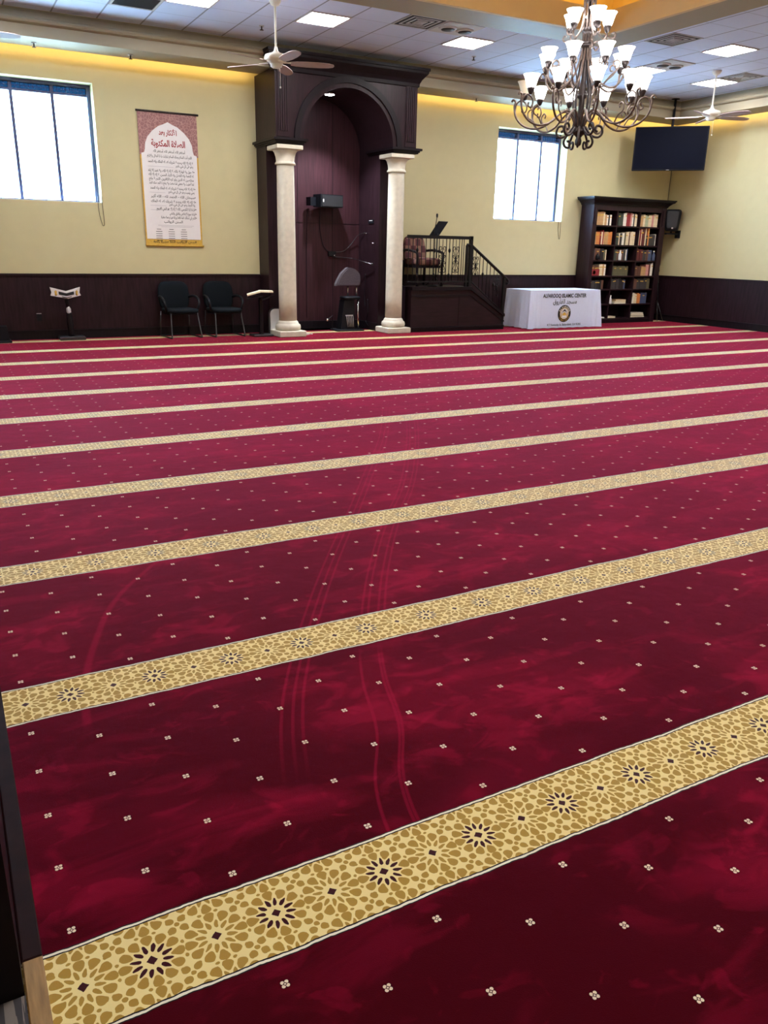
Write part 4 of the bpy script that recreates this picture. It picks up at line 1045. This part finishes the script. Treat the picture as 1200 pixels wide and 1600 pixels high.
# ------------------------------------------------------------ television
e = empty('television', (13.43, 12.80, 3.47), -PI/4, 'large flat black television hung across the corner', 'television')
MB().box(-.705, -.03, -.41, .705, .03, .41, bev=.01).box(-.4, .03, -.25, .4, .07, .25).build('casing', 'black', e)
MB().box(-.685, -.034, -.385, .685, -.0305, .392).build('screen', 'screen', e)
MB().box(-.03, -.0355, -.402, .03, -.031, -.394).build('logo', 'plastic_w', e)
MB().box(-.09, .07, -.1, .09, .09, .1).tube([(0, .09, 0), (0, .13, 0)], .03).tube([(0, .13, -.05), (0, .13, ZC-3.475)], .025).lathe([(.08, ZC-3.48), (.08, ZC-3.4705)], (0, .13, 0), 16).build('ceiling_mount', 'black', e)

# ------------------------------------------------------------ ceiling fans
def fan(x, y, zb, ph, label):
    e = empty('ceiling_fan', (x, y, ZC), 0, label, 'ceiling fan', 'white five blade ceiling fans')
    h = zb-ZC
    MB().lathe([(.02, -.07), (.05, -.06), (.075, -.02), (.075, -.0005)], n=24).build('canopy', 'white', e)
    MB().tube([(0, 0, -.05), (0, 0, h+.09)], .014, 10).build('downrod', 'white', e)
    MB().lathe([(.016, h+.14), (.028, h+.09), (.05, h+.07), (.14, h+.04), (.155, h+.0), (.13, h-.025), (.09, h-.035), (.085, h-.06)], n=32).build('motor_housing', 'white', e)
    MB().lathe([(.085, h-.06), (.075, h-.065), (.075, h-.09), (.05, h-.105), (.02, h-.108)], n=24).build('switch_cup', 'white', e)
    MB().tube([(.04, -.03, h-.09), (.04, -.03, h-.32)], .0025, 5).ball((.04, -.03, h-.33), .012, 8).build('pull_chain', 'white', e)
    for k in range(5):
        a = ph + k*2*PI/5; R = Matrix.Rotation(a, 4, 'Z') @ Matrix.Translation((0, 0, h-.045)) @ Matrix.Rotation(-.24, 4, 'X')
        pl = [(.19, -.045), (.26, -.062), (.40, -.072), (.56, -.070), (.68, -.058), (.74, -.035), (.752, 0), (.74, .035), (.68, .058), (.56, .070), (.40, .072), (.26, .062), (.19, .045)]
        b_ = MB().prism(pl, -.004, .004, 'Z', M4=R).build('blade', 'blade', e)
        b_2 = MB(); b_2.prism([(.08, -.02), (.14, -.012), (.24, -.035), (.24, .035), (.14, .012), (.08, .02)], .004, .010, 'Z', M4=R); b_2.build('blade_iron', 'white', b_)
    return e
fan(4.23, 10.87, 3.74, -.31, 'white ceiling fan hanging in front of the mihrab top')
fan(12.06, 10.66, 3.74, -.24, 'white ceiling fan hanging in front of the corner television')
fan(.52, 11.57, 3.79, -.1, 'white ceiling fan mostly out of view at the upper left, one blade tip showing')

# ------------------------------------------------------------ chandelier
CX, CY = 5.94, 6.90
e = empty('chandelier', (CX, CY, 2.46), 0, 'large bronze scrolled chandelier with three tiers of bell shades', 'chandelier')
Z0 = 2.46
def pol(r, z, a, t=0): return (r*math.cos(a) - t*math.sin(a), r*math.sin(a) + t*math.cos(a), z-Z0)
def curve(pts, a, rad, mb, n=6, k=7): mb.tube([pol(p.x, p.z, a) for p in spline([(r, 0, z) for r, z in pts], n)], rad, k)
def spiral(c, r0, r1, a0, turns, n=16): return [(c[0]+(r0+(r1-r0)*i/n)*math.cos(a0+turns*2*PI*i/n), c[1]+(r0+(r1-r0)*i/n)*math.sin(a0+turns*2*PI*i/n)) for i in range(n+1)]
# body
MB().lathe([(.012, .02), (.03, .035), (.035, .07), (.025, .10), (.04, .12), (.075, .14), (.08, .165), (.05, .18), (.03, .22), (.028, .45), (.045, .47), (.05, .50), (.03, .53), (.022, .7), (.022, 1.0), (.05, 1.03), (.06, 1.06), (.04, 1.09), (.02, 1.12), (.02, 1.75)], n=20).build('central_column', 'bronzed', e)
# foot scrolls
for k in range(10):
    a = 2*PI*k/10+.2; mb = MB()
    pts = [(.06, 2.66), (.12, 2.58), (.15, 2.52), (.135, 2.475), (.10, 2.465), (.085, 2.495), (.095, 2.525), (.118, 2.52)]
    if k % 2: pts = [(.065, 2.65), (.13, 2.585), (.20, 2.57), (.24, 2.61), (.225, 2.665), (.18, 2.675), (.165, 2.64), (.19, 2.62)]
    curve(pts, a, .012, mb); mb.build('foot_scroll', 'bronzed', e)
def shade_unit(r, z, a, off=False, lab=None):
    c = pol(r, z, a)
    MB().lathe([(.008, -.05), (.02, -.04), (.032, -.012), (.036, .0), (.036, .018)], c, 14).build('cup', 'bronzed', e)
    p = [(q*.86, h*.88+.002) for q, h in [(.044, .012), (.054, .035), (.065, .075), (.076, .11), (.092, .138), (.095, .142), (.091, .142), (.073, .112), (.061, .075), (.049, .036), (.040, .018)]]
    o = MB().shell(p, c, 20).build('lamp_shade', 'shade_off' if off else 'shade', e)
    if off: o['label'] = 'unlit beige shade'
# bottom tier: ten long arms dipping and rising
N1 = 10; PH = math.atan2(-CY, -CX)      # angle towards the camera
for k in range(N1):
    a = PH + 2*PI*(k+.35)/N1; mb = MB()
    curve([(.04, 2.66), (.09, 2.76), (.16, 2.80), (.24, 2.76), (.33, 2.685), (.45, 2.65), (.57, 2.68), (.65, 2.76), (.675, 2.86), (.665, 2.905), (.69, 2.925), (.705, 2.905)], a, .0105, mb)
    mb.build('arm', 'bronze', e); mb = MB()
    curve([(.665, 2.80), (.655, 2.88), (.61, 2.915), (.56, 2.89), (.545, 2.84), (.565, 2.805), (.595, 2.815), (.59, 2.845)], a, .008, mb)
    curve([(.43, 2.652), (.47, 2.72), (.52, 2.75), (.53, 2.80), (.50, 2.83), (.475, 2.81), (.485, 2.785)], a, .007, mb)
    mb.build('arm_scroll', 'bronze', e)
    shade_unit(.575, 2.965, a, off=(k == 7))
# middle tier
N2 = 8
for k in range(N2):
    a = PH + 2*PI*(k+.62)/N2; mb = MB()
    curve([(.03, 3.62), (.035, 3.40), (.05, 3.28), (.10, 3.14), (.17, 3.05), (.26, 3.00), (.33, 3.01), (.385, 3.08), (.395, 3.16)], a, .0095, mb); mb.build('arm', 'bronze', e)
    mb = MB(); curve([(.20, 3.03), (.26, 3.10), (.32, 3.15), (.35, 3.20), (.32, 3.235), (.285, 3.22), (.29, 3.185), (.315, 3.185)], a, .0075, mb)
    curve([(.395, 3.14), (.425, 3.17), (.445, 3.155), (.44, 3.13)], a, .007, mb); mb.build('arm_scroll', 'bronze', e)
    shade_unit(.395, 3.21, a)
# lower cage rods between the tiers
for k in range(8):
    a = PH + 2*PI*(k+.1)/8; mb = MB(); curve([(.05, 2.68), (.075, 2.80), (.085, 2.95), (.06, 3.10), (.045, 3.25)], a, .008, mb); mb.build('cage_rod', 'bronzed', e)
# top tier
N3 = 5
for k in range(N3):
    a = PH + 2*PI*(k+.35)/N3; mb = MB()
    curve([(.045, 3.95), (.05, 3.72), (.07, 3.56), (.12, 3.47), (.16, 3.44), (.185, 3.47), (.185, 3.50)], a, .0085, mb)
    mb.build('arm', 'bronze', e); mb = MB()
    curve([(.20, 3.455), (.245, 3.45), (.27, 3.475), (.255, 3.50), (.235, 3.49)], a, .008, mb); curve([(.06, 3.40), (.10, 3.42), (.12, 3.38), (.09, 3.345), (.07, 3.37)], a, .008, mb); mb.build('arm_scroll', 'bronze', e)
    shade_unit(.185, 3.545, a)
for k in range(10):
    a = PH + 2*PI*(k+.5)/10; mb = MB(); curve([(.045, 3.25), (.04, 3.45), (.048, 3.6), (.055, 3.8), (.05, 4.0)], a, .0075, mb); mb.build('stem_rod', 'bronze', e)
MB().lathe([(.05, .90), (.075, .92), (.075, .94), (.05, .96)], n=20).lathe([(.05, 1.30), (.07, 1.33), (.05, 1.36)], n=20).build('stem_collar', 'bronzed', e)
MB().tube([(0, 0, 1.55), (0, 0, 5.0-Z0-.03)], .012).lathe([(.11, 5.0-Z0-.05), (.11, 5.0-Z0-.001)], n=24).build('chain_and_canopy', 'bronzed', e)

# ------------------------------------------------------------ entrance partition at the left edge
e = empty('partition', (-.035, 1.42, 0), 0, 'dark wooden partition end at the left edge of the carpet', 'partition')
MB().box(-1.2, 0, 0, 0, 1.33, 1.12).build('panel', 'darkwood', e)
MB().tube([(0, .96, .10), (.006, .96, .10)], .012, 10).build('screw_cap', 'chrome', e)
o = MB().box(-.033, 1.50, .0, .008, 2.76, .012, bev=.003).box(-.033, 1.1, 0, .008, 1.50, .012, 1, bev=.003).build('threshold_strip', ['strip', 'brass']); tag(o, 'edging strip between partition and carpet, brass near, far part painted dark as panel reflection', 'threshold strip')
o = MB().box(-1.2, .6, .001, -.0335, 1.415, .008).build('floor_mat', 'mat'); tag(o, 'grey ribbed mat at the foot of the dark partition', 'mat')
